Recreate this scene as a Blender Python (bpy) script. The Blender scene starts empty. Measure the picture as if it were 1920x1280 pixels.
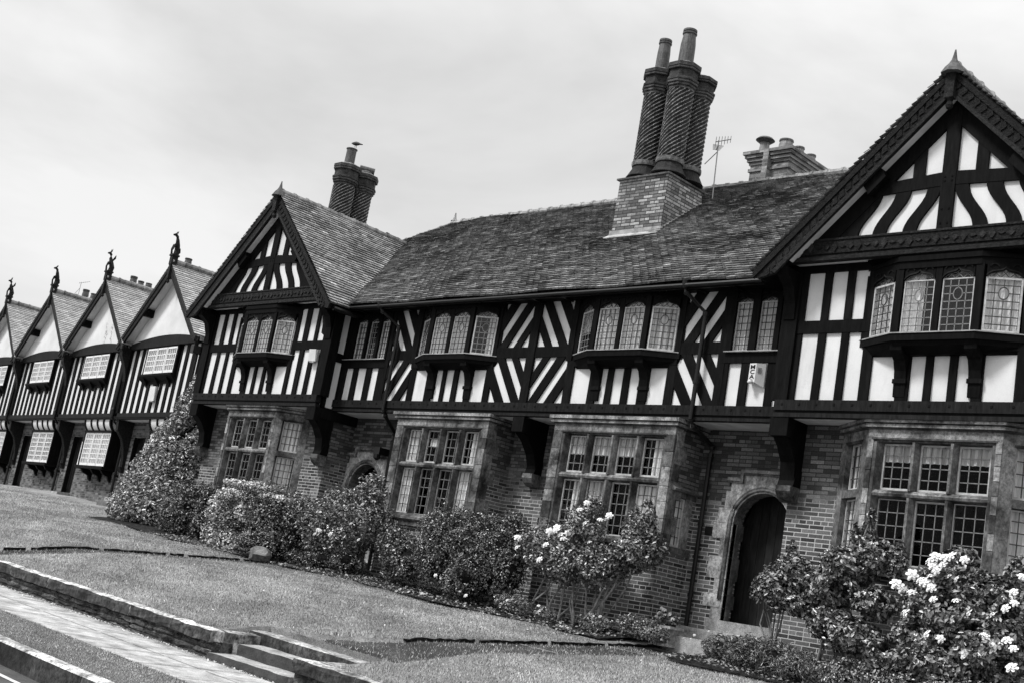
import bpy, bmesh, math, random
import numpy as np
from mathutils import Vector, Matrix
R=math.radians
S=bpy.context.scene
# ---------------------------------------------------------------- camera
F_PX=2383.3; YAW,PITCH,ROLL=R(-46.508),R(11.639),R(10.139)
cy,sy,cp,sp=math.cos(YAW),math.sin(YAW),math.cos(PITCH),math.sin(PITCH)
Fv=Vector((sy*cp,cy*cp,sp)); R0=Vector((cy,-sy,0)); U0=R0.cross(Fv)
Rv=R0*math.cos(ROLL)+U0*math.sin(ROLL); Uv=-R0*math.sin(ROLL)+U0*math.cos(ROLL)
cd=bpy.data.cameras.new('camera'); cam=bpy.data.objects.new('camera',cd); S.collection.objects.link(cam)
cam.matrix_world=Matrix(((Rv.x,Uv.x,-Fv.x,0),(Rv.y,Uv.y,-Fv.y,0),(Rv.z,Uv.z,-Fv.z,0),(0,0,0,1)))
cd.sensor_width=36; cd.lens=36*F_PX/1920; cd.clip_end=1500; cd.clip_start=.1
S.camera=cam
# ---------------------------------------------------------------- light
S.view_settings.view_transform='Standard'; S.view_settings.look='None'
S.view_settings.exposure=0.8; S.view_settings.gamma=1
SUN_EL,SUN_AZ=R(52),R(-28)      # azimuth measured from -Y (the street side) towards -X
sd=Vector((math.sin(SUN_AZ)*math.cos(SUN_EL),-math.cos(SUN_AZ)*math.cos(SUN_EL),math.sin(SUN_EL)))
sl=bpy.data.lights.new('sun','SUN'); sl.energy=1.9; sl.angle=R(12); sl.color=(1,1,1)
so=bpy.data.objects.new('sun',sl); S.collection.objects.link(so)
so.rotation_euler=sd.to_track_quat('Z','Y').to_euler(); so.location=(-10,-10,30)
W=bpy.data.worlds.new('World'); S.world=W; W.use_nodes=True
nt=W.node_tree; nt.nodes.clear(); n=nt.nodes.new; lk=nt.links.new
out=n('ShaderNodeOutputWorld'); bg=n('ShaderNodeBackground'); lk(bg.outputs[0],out.inputs[0])
sky=n('ShaderNodeTexSky'); sky.sky_type='NISHITA'; sky.sun_disc=False; sky.sun_elevation=SUN_EL; sky.sun_rotation=math.atan2(sd.x,sd.y)
bw=n('ShaderNodeRGBToBW'); lk(sky.outputs[0],bw.inputs[0])
sm=n('ShaderNodeMath'); sm.operation='MULTIPLY'; sm.inputs[1].default_value=.10; lk(bw.outputs[0],sm.inputs[0])
tc=n('ShaderNodeTexCoord'); sep=n('ShaderNodeSeparateXYZ'); lk(tc.outputs['Generated'],sep.inputs[0])
mp=n('ShaderNodeMapping'); mp.inputs['Scale'].default_value=(1,1,2.6); lk(tc.outputs['Generated'],mp.inputs[0])
n1=n('ShaderNodeTexNoise'); n1.inputs['Scale'].default_value=2.1; n1.inputs['Detail'].default_value=6; n1.inputs['Roughness'].default_value=.55; n1.inputs['Distortion'].default_value=.3
lk(mp.outputs[0],n1.inputs['Vector'])
# overcast deck: brighter towards the zenith, soft darker billows low down
zr=n('ShaderNodeMapRange'); zr.interpolation_type='SMOOTHSTEP'; zr.inputs[1].default_value=.35; zr.inputs[2].default_value=1; zr.inputs[3].default_value=.535; zr.inputs[4].default_value=1.35
lk(sep.outputs[2],zr.inputs[0])
cr=n('ShaderNodeMapRange'); cr.inputs[1].default_value=.34; cr.inputs[2].default_value=.60; cr.inputs[3].default_value=.74; cr.inputs[4].default_value=1.02
lk(n1.outputs[0],cr.inputs[0])
m1=n('ShaderNodeMath'); m1.operation='MULTIPLY'; lk(zr.outputs[0],m1.inputs[0]); lk(cr.outputs[0],m1.inputs[1])
mx=n('ShaderNodeMix'); mx.data_type='FLOAT'; mx.inputs[0].default_value=.9
lk(sm.outputs[0],mx.inputs[2]); lk(m1.outputs[0],mx.inputs[3]); lk(mx.outputs[0],bg.inputs[0]); bg.inputs[1].default_value=1.0

# ---------------------------------------------------------------- helpers
rnd=random.Random(7)
COL=S.collection
class MB:
    """collects faces in world (or root-local) coordinates and links them as one mesh object"""
    def __init__(s): s.v=[]; s.f=[]; s.t=[]; s.tint=1.0
    def face(s,pts,tint=None):
        i=len(s.v); s.v.extend([tuple(p) for p in pts]); s.f.append(tuple(range(i,i+len(pts)))); s.t.append(s.tint if tint is None else tint)
    def hexa(s,p,tint=None):   # 8 points: bottom ring 0-3, top ring 4-7
        i=len(s.v); s.v.extend([tuple(q) for q in p]); t=s.tint if tint is None else tint
        for q in ((0,3,2,1),(4,5,6,7),(0,1,5,4),(1,2,6,5),(2,3,7,6),(3,0,4,7)): s.f.append(tuple(i+k for k in q)); s.t.append(t)
    def box(s,x0,x1,y0,y1,z0,z1,tint=None,jit=0):
        p=[(x0,y0,z0),(x1,y0,z0),(x1,y1,z0),(x0,y1,z0),(x0,y0,z1),(x1,y0,z1),(x1,y1,z1),(x0,y1,z1)]
        if jit: p=[tuple(c+rnd.uniform(-jit,jit) for c in q) for q in p]
        s.hexa(p,tint)
    def prism(s,poly,y0,y1,tint=None,plane='xz'):
        """extrude a polygon (x,z) from y0 (front) to y1"""
        a=0
        for k in range(len(poly)):
            x1,z1=poly[k]; x2,z2=poly[(k+1)%len(poly)]; a+=x1*z2-x2*z1
        if a<0: poly=poly[::-1]
        if plane=='xz': P=lambda p,y:(p[0],y,p[1])
        else: P=lambda p,y:(y,p[0],p[1])
        fr=[P(p,y0) for p in poly]; bk=[P(p,y1) for p in poly]
        if plane!='xz': fr,bk=bk,fr
        s.face(fr,tint); s.face(bk[::-1],tint)
        m=len(poly)
        for k in range(m):
            j=(k+1)%m; s.face([fr[j],fr[k],bk[k],bk[j]],tint)
    def slab(s,a,b,th,z0,z1,tint=None,out=None):
        """vertical board between plan points a->b, thickness th towards the left-hand normal"""
        dx,dy=b[0]-a[0],b[1]-a[1]; l=math.hypot(dx,dy); nx,ny=dy/l*th,-dx/l*th
        s.hexa([(a[0],a[1],z0),(b[0],b[1],z0),(b[0]-nx,b[1]-ny,z0),(a[0]-nx,a[1]-ny,z0),(a[0],a[1],z1),(b[0],b[1],z1),(b[0]-nx,b[1]-ny,z1),(a[0]-nx,a[1]-ny,z1)],tint)
    def tube(s,pts,rad,nseg=8,tint=None,cap=True):
        pts=[Vector(p) for p in pts]; rings=[]
        if not isinstance(rad,(list,tuple)): rad=[rad]*len(pts)
        for k,p in enumerate(pts):
            d=(pts[min(k+1,len(pts)-1)]-pts[max(k-1,0)]).normalized()
            a=d.orthogonal() if abs(d.z)>.9 else d.cross(Vector((0,0,1)))
            a.normalize(); b=d.cross(a)
            rings.append([p+(a*math.cos(2*math.pi*j/nseg)+b*math.sin(2*math.pi*j/nseg))*rad[k] for j in range(nseg)])
        i=len(s.v); t=s.tint if tint is None else tint
        for r_ in rings: s.v.extend([tuple(q) for q in r_])
        for k in range(len(rings)-1):
            for j in range(nseg):
                j2=(j+1)%nseg
                s.f.append((i+k*nseg+j,i+k*nseg+j2,i+(k+1)*nseg+j2,i+(k+1)*nseg+j)); s.t.append(t)
        if cap:
            s.f.append(tuple(i+j for j in range(nseg))[::-1]); s.t.append(t)
            s.f.append(tuple(i+(len(rings)-1)*nseg+j for j in range(nseg))); s.t.append(t)
    def lathe(s,c,prof,nseg=24,rf=None,tint=None,ang0=0,cap=True):
        """prof list of (r,z); rf(theta,z)->factor"""
        i=len(s.v); t=s.tint if tint is None else tint
        for r_,z in prof:
            for j in range(nseg):
                th=ang0+2*math.pi*j/nseg; k=rf(th,z) if rf else 1
                s.v.append((c[0]+r_*k*math.cos(th),c[1]+r_*k*math.sin(th),c[2]+z))
        for k in range(len(prof)-1):
            for j in range(nseg):
                j2=(j+1)%nseg; s.f.append((i+k*nseg+j,i+k*nseg+j2,i+(k+1)*nseg+j2,i+(k+1)*nseg+j)); s.t.append(t)
        if cap:
            s.f.append(tuple(i+j for j in range(nseg))[::-1]); s.t.append(t)
            s.f.append(tuple(i+(len(prof)-1)*nseg+j for j in range(nseg))); s.t.append(t)
    def build(s,name,mat,parent=None,smooth=False,bevel=0):
        me=bpy.data.meshes.new(name); off=parent.get('_o',(0,0,0)) if parent else (0,0,0)
        me.from_pydata([(x-off[0],y-off[1],z-off[2]) for x,y,z in s.v],[],s.f); me.update()
        # metre-scaled box mapping
        uv=me.uv_layers.new(name='UVMap'); N=len(me.loops)
        co=np.zeros(len(me.vertices)*3); me.vertices.foreach_get('co',co); co=co.reshape(-1,3)+np.array(off)
        vi=np.zeros(N,dtype=np.int64); me.loops.foreach_get('vertex_index',vi)
        no=np.zeros(len(me.polygons)*3); me.polygons.foreach_get('normal',no); no=no.reshape(-1,3)
        lt=np.zeros(len(me.polygons),dtype=np.int64); me.polygons.foreach_get('loop_total',lt)
        ln=np.repeat(no,lt,axis=0); lc=co[vi]
        hl=np.hypot(ln[:,0],ln[:,1]); hl[hl<1e-6]=1
        tx,ty=-ln[:,1]/hl,ln[:,0]/hl
        flat=np.abs(ln[:,2])>.9
        u=np.where(flat,lc[:,0],lc[:,0]*tx+lc[:,1]*ty); v=np.where(flat,lc[:,1],lc[:,2]/np.maximum(.2,np.sqrt(1-np.minimum(ln[:,2]**2,.96))))
        uv.data.foreach_set('uv',np.stack([u,v],1).ravel())
        at=me.attributes.new('Tint','FLOAT','FACE'); at.data.foreach_set('value',np.array(s.t,dtype=np.float32))
        if smooth: me.polygons.foreach_set('use_smooth',[True]*len(me.polygons))
        me.materials.append(mat)
        o=bpy.data.objects.new(name,me); COL.objects.link(o)
        if parent: o.parent=parent; o['_o']=tuple(off)
        return o
def tag(o,label=None,cat=None,group=None,kind=None):
    if label: o['label']=label
    if cat: o['category']=cat
    if group: o['group']=group
    if kind: o['kind']=kind
    return o
def thing(name,label,cat,loc=(0,0,0),group=None,local=False):
    o=bpy.data.objects.new(name,None); COL.objects.link(o); o.location=loc; o.empty_display_size=.2
    o['_o']=(0,0,0) if local else tuple(loc); tag(o,label,cat,group); return o
def copy_tree(o,parent=None):
    c=o.copy(); COL.objects.link(c); c.parent=parent
    for ch in list(o.children): copy_tree(ch,c)
    return c
def top(mb,name,mat,loc,label,cat,group=None,smooth=False):
    """a thing that is one mesh, with its origin at its base"""
    e={'_o':loc}
    o=mb.build(name,mat,None,smooth); me=o.data; me.transform(Matrix.Translation((-loc[0],-loc[1],-loc[2]))); o.location=loc
    return tag(o,label,cat,group)

# ---------------------------------------------------------------- materials (a monochrome place: every albedo is a grey)
def newmat(name):
    m=bpy.data.materials.new(name); m.use_nodes=True; t=m.node_tree; b=t.nodes['Principled BSDF']; return m,t,b
def nd(t,k,**kw):
    x=t.nodes.new(k)
    for a,v in kw.items(): setattr(x,a,v)
    return x
def val(t,x,col):
    return x
def math_(t,op,a,b=None,c=None):
    x=nd(t,'ShaderNodeMath',operation=op)
    for i,q in enumerate((a,b,c)):
        if q is None: continue
        if isinstance(q,(int,float)): x.inputs[i].default_value=q
        else: t.links.new(q,x.inputs[i])
    return x.outputs[0]
def mixf(t,f,a,b):
    x=nd(t,'ShaderNodeMix',data_type='FLOAT')
    for i,q in ((0,f),(2,a),(3,b)):
        if isinstance(q,(int,float)): x.inputs[i].default_value=q
        else: t.links.new(q,x.inputs[i])
    return x.outputs[0]
def rng(t,src,a,b,c,d):
    x=nd(t,'ShaderNodeMapRange'); t.links.new(src,x.inputs[0])
    for i,q in ((1,a),(2,b),(3,c),(4,d)): x.inputs[i].default_value=q
    return x.outputs[0]
def noise(t,scale,detail=4,rough=.6,coord='Object',stretch=None,dist=0):
    tc=nd(t,'ShaderNodeTexCoord'); x=nd(t,'ShaderNodeTexNoise'); x.inputs['Scale'].default_value=scale; x.inputs['Detail'].default_value=detail; x.inputs['Roughness'].default_value=rough; x.inputs['Distortion'].default_value=dist
    src=tc.outputs[coord]
    if stretch:
        mp=nd(t,'ShaderNodeMapping'); mp.inputs['Scale'].default_value=stretch; t.links.new(src,mp.inputs[0]); src=mp.outputs[0]
    t.links.new(src,x.inputs['Vector']); return x.outputs[0]
def attr(t,name='Tint'):
    x=nd(t,'ShaderNodeAttribute',attribute_name=name); return x.outputs['Fac']
def grey(t,b,v): # scalar socket to base colour
    c=nd(t,'ShaderNodeCombineColor')
    for i in range(3): t.links.new(v,c.inputs[i])
    t.links.new(c.outputs[0],b.inputs['Base Color'])
def bump(t,b,h,st=.3,dist=.01):
    x=nd(t,'ShaderNodeBump'); x.inputs['Strength'].default_value=st; x.inputs['Distance'].default_value=dist; t.links.new(h,x.inputs['Height']); t.links.new(x.outputs[0],b.inputs['Normal'])
def simple(name,lo,hi,scale=8,rough=.6,spec=.4,bst=.2,bd=.01,stretch=None,usetint=True,detail=5,fine=None):
    m,t,b=newmat(name); nz=noise(t,scale,detail,.62,stretch=stretch)
    v=rng(t,nz,.3,.7,lo,hi)
    if fine:
        nf=noise(t,fine,3,.7); v=math_(t,'MULTIPLY',v,rng(t,nf,.3,.7,.55,1.45))
    if usetint: v=math_(t,'MULTIPLY',v,attr(t))
    grey(t,b,v); b.inputs['Roughness'].default_value=rough; b.inputs['Specular IOR Level'].default_value=spec
    if bst: bump(t,b,nz if not fine else nf,bst,bd)
    return m
M={}
def plastermat(name,hi):
    m,t,b=newmat(name); s1=noise(t,3.2,4,.6,stretch=(1,1,.22)); s2=noise(t,1.3,3,.6); f_=noise(t,60,4,.7); cr=noise(t,7,3,.5,dist=1.2)
    v=math_(t,'MULTIPLY',rng(t,s1,.52,.75,hi,hi*.80),rng(t,s2,.35,.65,1.0,.90)); v=math_(t,'MULTIPLY',v,rng(t,f_,.3,.7,.94,1.03))
    ck=math_(t,'ABSOLUTE',math_(t,'SUBTRACT',cr,.62)); v=math_(t,'MULTIPLY',v,rng(t,ck,0,.0025,.72,1.0))
    grey(t,b,v); b.inputs['Roughness'].default_value=.85; b.inputs['Specular IOR Level'].default_value=.2; bump(t,b,s2,.3,.02); return m
M['plaster']=plastermat('plaster',.75)
M['plaster_old']=simple('plaster_old',.58,.74,1.4,.85,.2,.15,.004)
# flaking patch on one gable plaster
def timber(name,lo,hi,spec=.35):
    m,t,b=newmat(name)
    a=noise(t,3,5,.6,stretch=(6,6,1)); g=noise(t,28,6,.7,stretch=(1,1,.16))
    v=math_(t,'MULTIPLY',rng(t,g,.3,.75,lo,hi),rng(t,a,.3,.7,.7,1.5)); v=math_(t,'MULTIPLY',v,attr(t)); grey(t,b,v)
    b.inputs['Roughness'].default_value=.62; b.inputs['Specular IOR Level'].default_value=spec; bump(t,b,g,.5,.006); return m
M['timber']=timber('black_timber',.0015,.007,.06)
M['timber_beam']=timber('weathered_beam',.002,.018,.1)
M['door']=timber('dark_grey_door',.006,.02,.1)
M['carved']=simple('carved_timber',.002,.020,22,.6,.15,1,.03,fine=60)
M['iron']=simple('painted_iron',.003,.008,12,.4,.3,.1,.003)
M['lead']=simple('lead_came',.10,.22,30,.5,.5,.1,.002)
M['leadflash']=simple('lead_flashing',.14,.42,9,.55,.5,.3,.006)
M['casement']=simple('painted_casement',.3,.6,14,.5,.4,.15,.003)
M['whiteframe']=simple('white_window_paint',.72,.84,6,.5,.4,.1,.002)
M['lead_dark']=simple('dark_lead',.025,.07,30,.5,.4,.1,.002)  # lead darkened in colour to look backlit in front of pale curtains
M['curtain']=simple('net_curtain',.72,.9,6,.9,.1,.1,.004,stretch=(1,1,.2))
M['blind']=simple('dim_blind',.55,.8,5,.9,.1,.1,.004,stretch=(1,1,.2))
M['dark']=simple('dark_room',.001,.003,2,.9,.02,0)  # near-black colour stands in for the darkness of unlit interiors
M['soffit']=simple('soffit_plaster',.5,.7,3,.9,.1,.1,.004)
M['boxplastic']=simple('alarm_plastic',.6,.72,9,.4,.4,.05,.002)
M['boxgrey']=simple('alarm_grey',.3,.38,9,.45,.4,.05,.002)
M['ink']=simple('black_ink',.008,.012,9,.6,.3,0)
M['pot']=simple('clay_pot',.035,.11,9,.6,.4,.2,.004,stretch=(3,3,.6),fine=30)
M['potpale']=simple('buff_pot',.08,.3,9,.55,.4,.2,.004,stretch=(3,3,.6))
M['flue']=simple('flue_brick',.008,.065,9,.75,.25,.7,.02,fine=40)
M['flue_ridge']=simple('flue_ridge',.05,.34,16,.7,.3,.3,.01,fine=60)
M['aerial']=simple('aerial_metal',.25,.4,20,.4,.5,0)
M['bird']=simple('bird',.01,.02,20,.6,.3,0)
M['rock']=simple('rock',.07,.24,7,.8,.3,.6,.03,fine=50)
M['soil']=simple('soil',.008,.04,9,.95,.1,.9,.03,fine=60)
M['step']=simple('worn_step_stone',.14,.36,6,.8,.3,.4,.01,fine=60)
M['planter']=simple('stone_planter',.12,.42,14,.8,.3,.7,.02)
def glassmat(name,refl):
    m=bpy.data.materials.new(name); m.use_nodes=True; t=m.node_tree; t.nodes.clear()
    o=nd(t,'ShaderNodeOutputMaterial'); mx=nd(t,'ShaderNodeMixShader'); tr=nd(t,'ShaderNodeBsdfTransparent'); gl=nd(t,'ShaderNodeBsdfGlossy')
    tr.inputs[0].default_value=(.93,.93,.93,1); gl.inputs['Roughness'].default_value=.04
    ge=nd(t,'ShaderNodeNewGeometry'); vm=nd(t,'ShaderNodeVectorMath',operation='DOT_PRODUCT'); t.links.new(ge.outputs['Incoming'],vm.inputs[0]); t.links.new(ge.outputs['Normal'],vm.inputs[1]); c1=math_(t,'SUBTRACT',1.0,math_(t,'ABSOLUTE',vm.outputs['Value'])); f=math_(t,'MULTIPLY',math_(t,'MULTIPLY_ADD',math_(t,'POWER',c1,5.0),.96,.04),refl)
    nz=noise(t,5,2,.5); bp=nd(t,'ShaderNodeBump'); bp.inputs['Strength'].default_value=.2; bp.inputs['Distance'].default_value=.008; t.links.new(nz,bp.inputs['Height']); t.links.new(bp.outputs[0],gl.inputs['Normal'])
    t.links.new(f,mx.inputs[0]); t.links.new(tr.outputs[0],mx.inputs[1]); t.links.new(gl.outputs[0],mx.inputs[2]); t.links.new(mx.outputs[0],o.inputs[0]); return m
M['glass']=glassmat('window_glass',1.3)
M['glass_low']=glassmat('lower_window_glass',.25)
def brickmat(name,lo,hi,mort,bw=.235,rh=.062,msz=.007,patch=.0,stain=1.0,split=3.0):
    m,t,b=newmat(name); tc=nd(t,'ShaderNodeTexCoord')
    br=nd(t,'ShaderNodeTexBrick'); t.links.new(tc.outputs['UV'],br.inputs['Vector'])
    br.offset=.5; br.squash=.5; br.squash_frequency=5
    br.inputs['Scale'].default_value=1; br.inputs['Brick Width'].default_value=bw; br.inputs['Row Height'].default_value=rh; br.inputs['Mortar Size'].default_value=msz; br.inputs['Mortar Smooth'].default_value=.25; br.inputs['Bias'].default_value=-.15
    br.inputs['Color1'].default_value=(0,0,0,1); br.inputs['Color2'].default_value=(1,1,1,1); br.inputs['Mortar'].default_value=(.5,.5,.5,1)
    g=nd(t,'ShaderNodeRGBToBW'); t.links.new(br.outputs['Color'],g.inputs[0])
    big=noise(t,1.1,4,.6); fine=noise(t,45,4,.7)
    v=rng(t,g.outputs[0],0,1,lo,hi); v=math_(t,'MULTIPLY',v,rng(t,fine,.3,.7,.6,1.4)); v=math_(t,'MULTIPLY',v,rng(t,big,.3,.7,.55*stain,1.35))
    # repointed lower courses carry pale lime mortar, the upper mortar is much darker
    oc=nd(t,'ShaderNodeTexCoord'); sx=nd(t,'ShaderNodeSeparateXYZ'); t.links.new(oc.outputs['Object'],sx.inputs[0]); zz=math_(t,'MULTIPLY_ADD',big,1.6,sx.outputs[2]); mo=rng(t,zz,split-.25,split+.15,mort,mort*.07)
    mo=math_(t,'MULTIPLY',mo,rng(t,fine,.3,.7,.75,1.2))
    v=mixf(t,br.outputs['Fac'],v,mo)
    grey(t,b,v); b.inputs['Roughness'].default_value=.85; b.inputs['Specular IOR Level'].default_value=.25
    h=math_(t,'MULTIPLY_ADD',br.outputs['Fac'],-1.0,math_(t,'MULTIPLY',fine,.35)); bump(t,b,h,.8,.01); return m
M['brick']=brickmat('narrow_brick',.035,.19,.48,stain=1.5)
M['brick_stack']=brickmat('stack_brick',.12,.5,.04,bw=.235,rh=.066,msz=.009,split=99)
M['brick_back']=brickmat('pale_stack_brick',.10,.34,.22,bw=.24,rh=.08,msz=.009,split=99)
M['brick_far']=brickmat('terrace_brick',.05,.24,.16,bw=.235,rh=.068,split=99)
def stonemat(name,lo,hi,soot=1,a0=.45,a1=1.55):
    m,t,b=newmat(name); a=noise(t,2.3,6,.65); c=noise(t,19,6,.75,stretch=(1,1,.8)); f_=noise(t,70,3,.7)
    v=rng(t,a,.36,.64,lo,hi); v=math_(t,'MULTIPLY',v,rng(t,c,.36,.64,a0,a1)); v=math_(t,'MULTIPLY',v,rng(t,f_,.3,.7,.75,1.25)); v=math_(t,'MULTIPLY',v,attr(t))
    grey(t,b,v); b.inputs['Roughness'].default_value=.85; b.inputs['Specular IOR Level'].default_value=.3; bump(t,b,c,.7,.012); return m
M['stone']=stonemat('sooty_sandstone',.02,.25)
M['stone_pale']=stonemat('pale_sandstone',.14,.40)
M['rubble']=stonemat('mossy_rubble',.03,.2,1,.1,2.6)
M['coping']=stonemat('mossy_coping',.05,.34,1,.1,2.6)
def tilemat(name,lo,hi,moss,lich):
    m,t,b=newmat(name); a=noise(t,.8,5,.65,dist=.5); c=noise(t,6,5,.7); f_=noise(t,40,4,.7)
    v=math_(t,'MULTIPLY',rng(t,f_,.3,.7,lo,hi),attr(t))
    v=mixf(t,rng(t,a,.50,.62,0,.8),v,math_(t,'MULTIPLY',v,moss))
    v=mixf(t,math_(t,'MULTIPLY',rng(t,c,.56,.68,0,.8),rng(t,f_,.42,.55,0,1)),v,lich)
    grey(t,b,v); b.inputs['Roughness'].default_value=.75; b.inputs['Specular IOR Level'].default_value=.3; bump(t,b,f_,.6,.008); return m
M['tile']=tilemat('clay_tiles',.05,.30,.22,.6)
M['tile_wing']=tilemat('lichen_clay_tiles',.08,.42,.5,.65)
M['tile_far']=tilemat('terrace_clay_tiles',.16,.46,.8,.6)
M['ridge']=simple('ridge_tile',.09,.36,8,.8,.3,.5,.01,fine=50)
def grassmat(name,lo,hi):
    m,t,b=newmat(name); a=noise(t,.7,5,.6); c=noise(t,14,5,.75); f_=noise(t,95,4,.8)
    v=rng(t,a,.3,.7,lo,hi); v=math_(t,'MULTIPLY',v,rng(t,c,.3,.7,.7,1.3)); v=math_(t,'MULTIPLY',v,rng(t,f_,.35,.65,.25,1.75))
    grey(t,b,v); b.inputs['Roughness'].default_value=.9; b.inputs['Specular IOR Level'].default_value=.15; bump(t,b,f_,1,.03); return m
M['lawn']=grassmat('lawn_ground',.14,.46)
M['verge']=grassmat('verge_ground',.1,.22)
M['path']=simple('path_surface',.02,.055,3,.9,.2,.6,.01,fine=90)
M['flag']=simple('pale_flagstone',.17,.52,4,.85,.25,.3,.006,fine=80)
M['joint']=simple('flag_joint',.03,.09,9,.95,.1,0)
M['road']=simple('asphalt',.04,.09,3,.85,.25,.6,.006,fine=120)
M['kerb']=stonemat('kerb_stone',.06,.42,1,.2,2.2)
M['line']=simple('worn_road_paint',.4,.62,8,.7,.3,0)
def leafmat(name,lo,hi,rough=.38,spec=.5):
    m,t,b=newmat(name); v=math_(t,'MULTIPLY',rng(t,attr(t),0,1,lo,hi),1.0); grey(t,b,v)
    b.inputs['Roughness'].default_value=rough; b.inputs['Specular IOR Level'].default_value=spec*1.5; return m
M['holly']=leafmat('variegated_leaf',.01,.62,.32)
M['flowerhedge']=leafmat('hedge_leaf',.006,.34,.34)
M['leaf']=leafmat('rose_leaf',.012,.46,.3)
M['darkleaf']=leafmat('dark_leaf',.006,.24,.3)
M['blossom']=leafmat('pale_blossom',.3,.85,.6,.2)
M['blade']=leafmat('grass_blade',.03,.95,.6,.25)
M['petal']=simple('white_petal',.7,.88,20,.8,.2,0)
M['palebloom']=simple('pale_bloom',.45,.8,20,.8,.2,0)
M['bud']=simple('dark_rose',.008,.02,20,.7,.2,0)
M['stem']=simple('rose_stem',.05,.22,14,.7,.3,.3,.004)
# ---------------------------------------------------------------- the ground
def clamp(v,a,b): return max(a,min(b,v))
def zp(X): return -1.182-.032*(clamp(X,-60,30)+13.05)        # pavement level: the street climbs to the left
def topz(X): return -.646-.0335*(clamp(X,-60,30)+19.2)       # top of the kerb wall
PATHS=[(-12.05,-10.95,9.5),(-21.25,-20.3,8.85)]
def Graw(X,Y):
    Xc=clamp(X,-41,12); pl=-.15-.0315*(Xc+11.5)
    ys=Y-15.6
    if Y>17:
        w=clamp((-27-X)/3,0,1); ys=1.4+(min(Y,24)-17)*w
    pl+=.085*ys
    if Y<10.7:
        zt=topz(X)-.035; w=clamp((Y-8.8)/1.9,0,1)**.6; return zt*(1-w)+pl*w
    return pl
def pedge(a,Y): return a-(max(0,10.5-Y)*.85 if a==-12.05 else 0)
def G(X,Y):
    z=Graw(X,Y)
    if -13.38<X<-11.12 and Y<9.5: return z-.7
    for a,b,y0 in PATHS:
        if pedge(a,Y)<X<b and Y>y0: z-=.07
    return z
def axis(vals): return sorted(set(round(v,3) for v in vals))
xs=axis([-400,-250,-150,-100,-80]+[-70+1*i for i in range(20)]+[-50+.3*i for i in range(int(57/.3))]+[a for p in PATHS for a in (p[0]-.01,p[0]+.01,p[1]-.01,p[1]+.01)]+[-13.39,-13.37,-11.13,-11.11]+[8,12,20,40,100,250,400])
ys=axis([8.64,8.74,8.84]+[8.9+.15*i for i in range(56)]+[9.49,9.51]+[17.6+.8*i for i in range(12)]+[30,40,60,100,200,400])
mb=MB()
def hn(x,y):
    if any(pedge(p[0],y)-.5<x<p[1]+.5 for p in PATHS): return 0
    return .018*math.sin(x*2.1+y*1.3)*math.sin(y*2.9-x*.7)+.012*math.sin(x*5.3+1)*math.sin(y*4.7)
gv=[(x,y,G(x,y)+(hn(x,y) if y>9.1 else 0)) for y in ys for x in xs]
nx=len(xs); mb.v=gv
for j in range(len(ys)-1):
    for i in range(nx-1): mb.f.append((j*nx+i,j*nx+i+1,(j+1)*nx+i+1,(j+1)*nx+i)); mb.t.append(1)
tag(mb.build('lawn',M['lawn'],smooth=True),'mown grass bank rising from the low stone wall to the house fronts','lawn',kind='structure')
def strip(name,mat,y0,y1,zf,x0=-400,x1=400,dz=0,ny=1,label=None):
    mb=MB(); X=axis([x0,x1]+[v for v in [-200,-100,-60]+[-58+2*i for i in range(45)]+[60,150] if x0<v<x1])
    Yv=[y0+(y1-y0)*k/ny for k in range(ny+1)]
    mb.v=[(x,y,zf(x)+dz) for y in Yv for x in X]; m=len(X)
    for j in range(ny):
        for i in range(m-1): mb.f.append((j*m+i,j*m+i+1,(j+1)*m+i+1,(j+1)*m+i)); mb.t.append(1)
    return tag(mb.build(name,mat),label,kind='structure')
strip('road',M['road'],-400,5.78,lambda x:zp(x)-.2,ny=4,label='asphalt road along the kerb')
strip('ground',M['verge'],5.9,8.9,lambda x:zp(x)-.05,label='earth under the pavement')
strip('verge',M['verge'],5.9,7.03,zp,dz=.004,label='narrow grass verge between kerb and pavement')
strip('pavement',M['flag'],7.0,8.6,zp,label='pale worn stone footway')
mb=MB()
for y in (5.50,): mb.face([(-60,y-.035,zp(-60)-.2+.004),(30,y-.035,zp(30)-.2+.004),(30,y+.035,zp(30)-.2+.004),(-60,y+.035,zp(-60)-.2+.004)])
tag(mb.build('road_marking',M['line']),'worn double painted line along the gutter','road marking',kind='structure')
# paving joints (long, irregular, slightly oblique)
mb=MB()
for k in range(90):
    x=-34+k*.42+rnd.uniform(-.12,.12)
    y0,y1=(7.05,8.5) if k%3 else (7.05,7.8); dx=rnd.uniform(-.05,.05)
    z0=zp(x)+.004
    if k%2==0: mb.face([(x,y0,z0),(x+.014,y0,z0),(x+dx+.014,y1,zp(x+dx)+.004),(x+dx,y1,zp(x+dx)+.004)])
for y in (7.8,):
    for k in range(60):
        x=-36+k*.8; mb.face([(x,y,zp(x)+.005),(x+.7,y+.01,zp(x+.7)+.005),(x+.7,y+.022,zp(x+.7)+.005),(x,y+.014,zp(x)+.005)])
tag(mb.build('paving_joints',M['joint']),'dark joints between the pale flagstones','paving joints',kind='structure')
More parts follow.
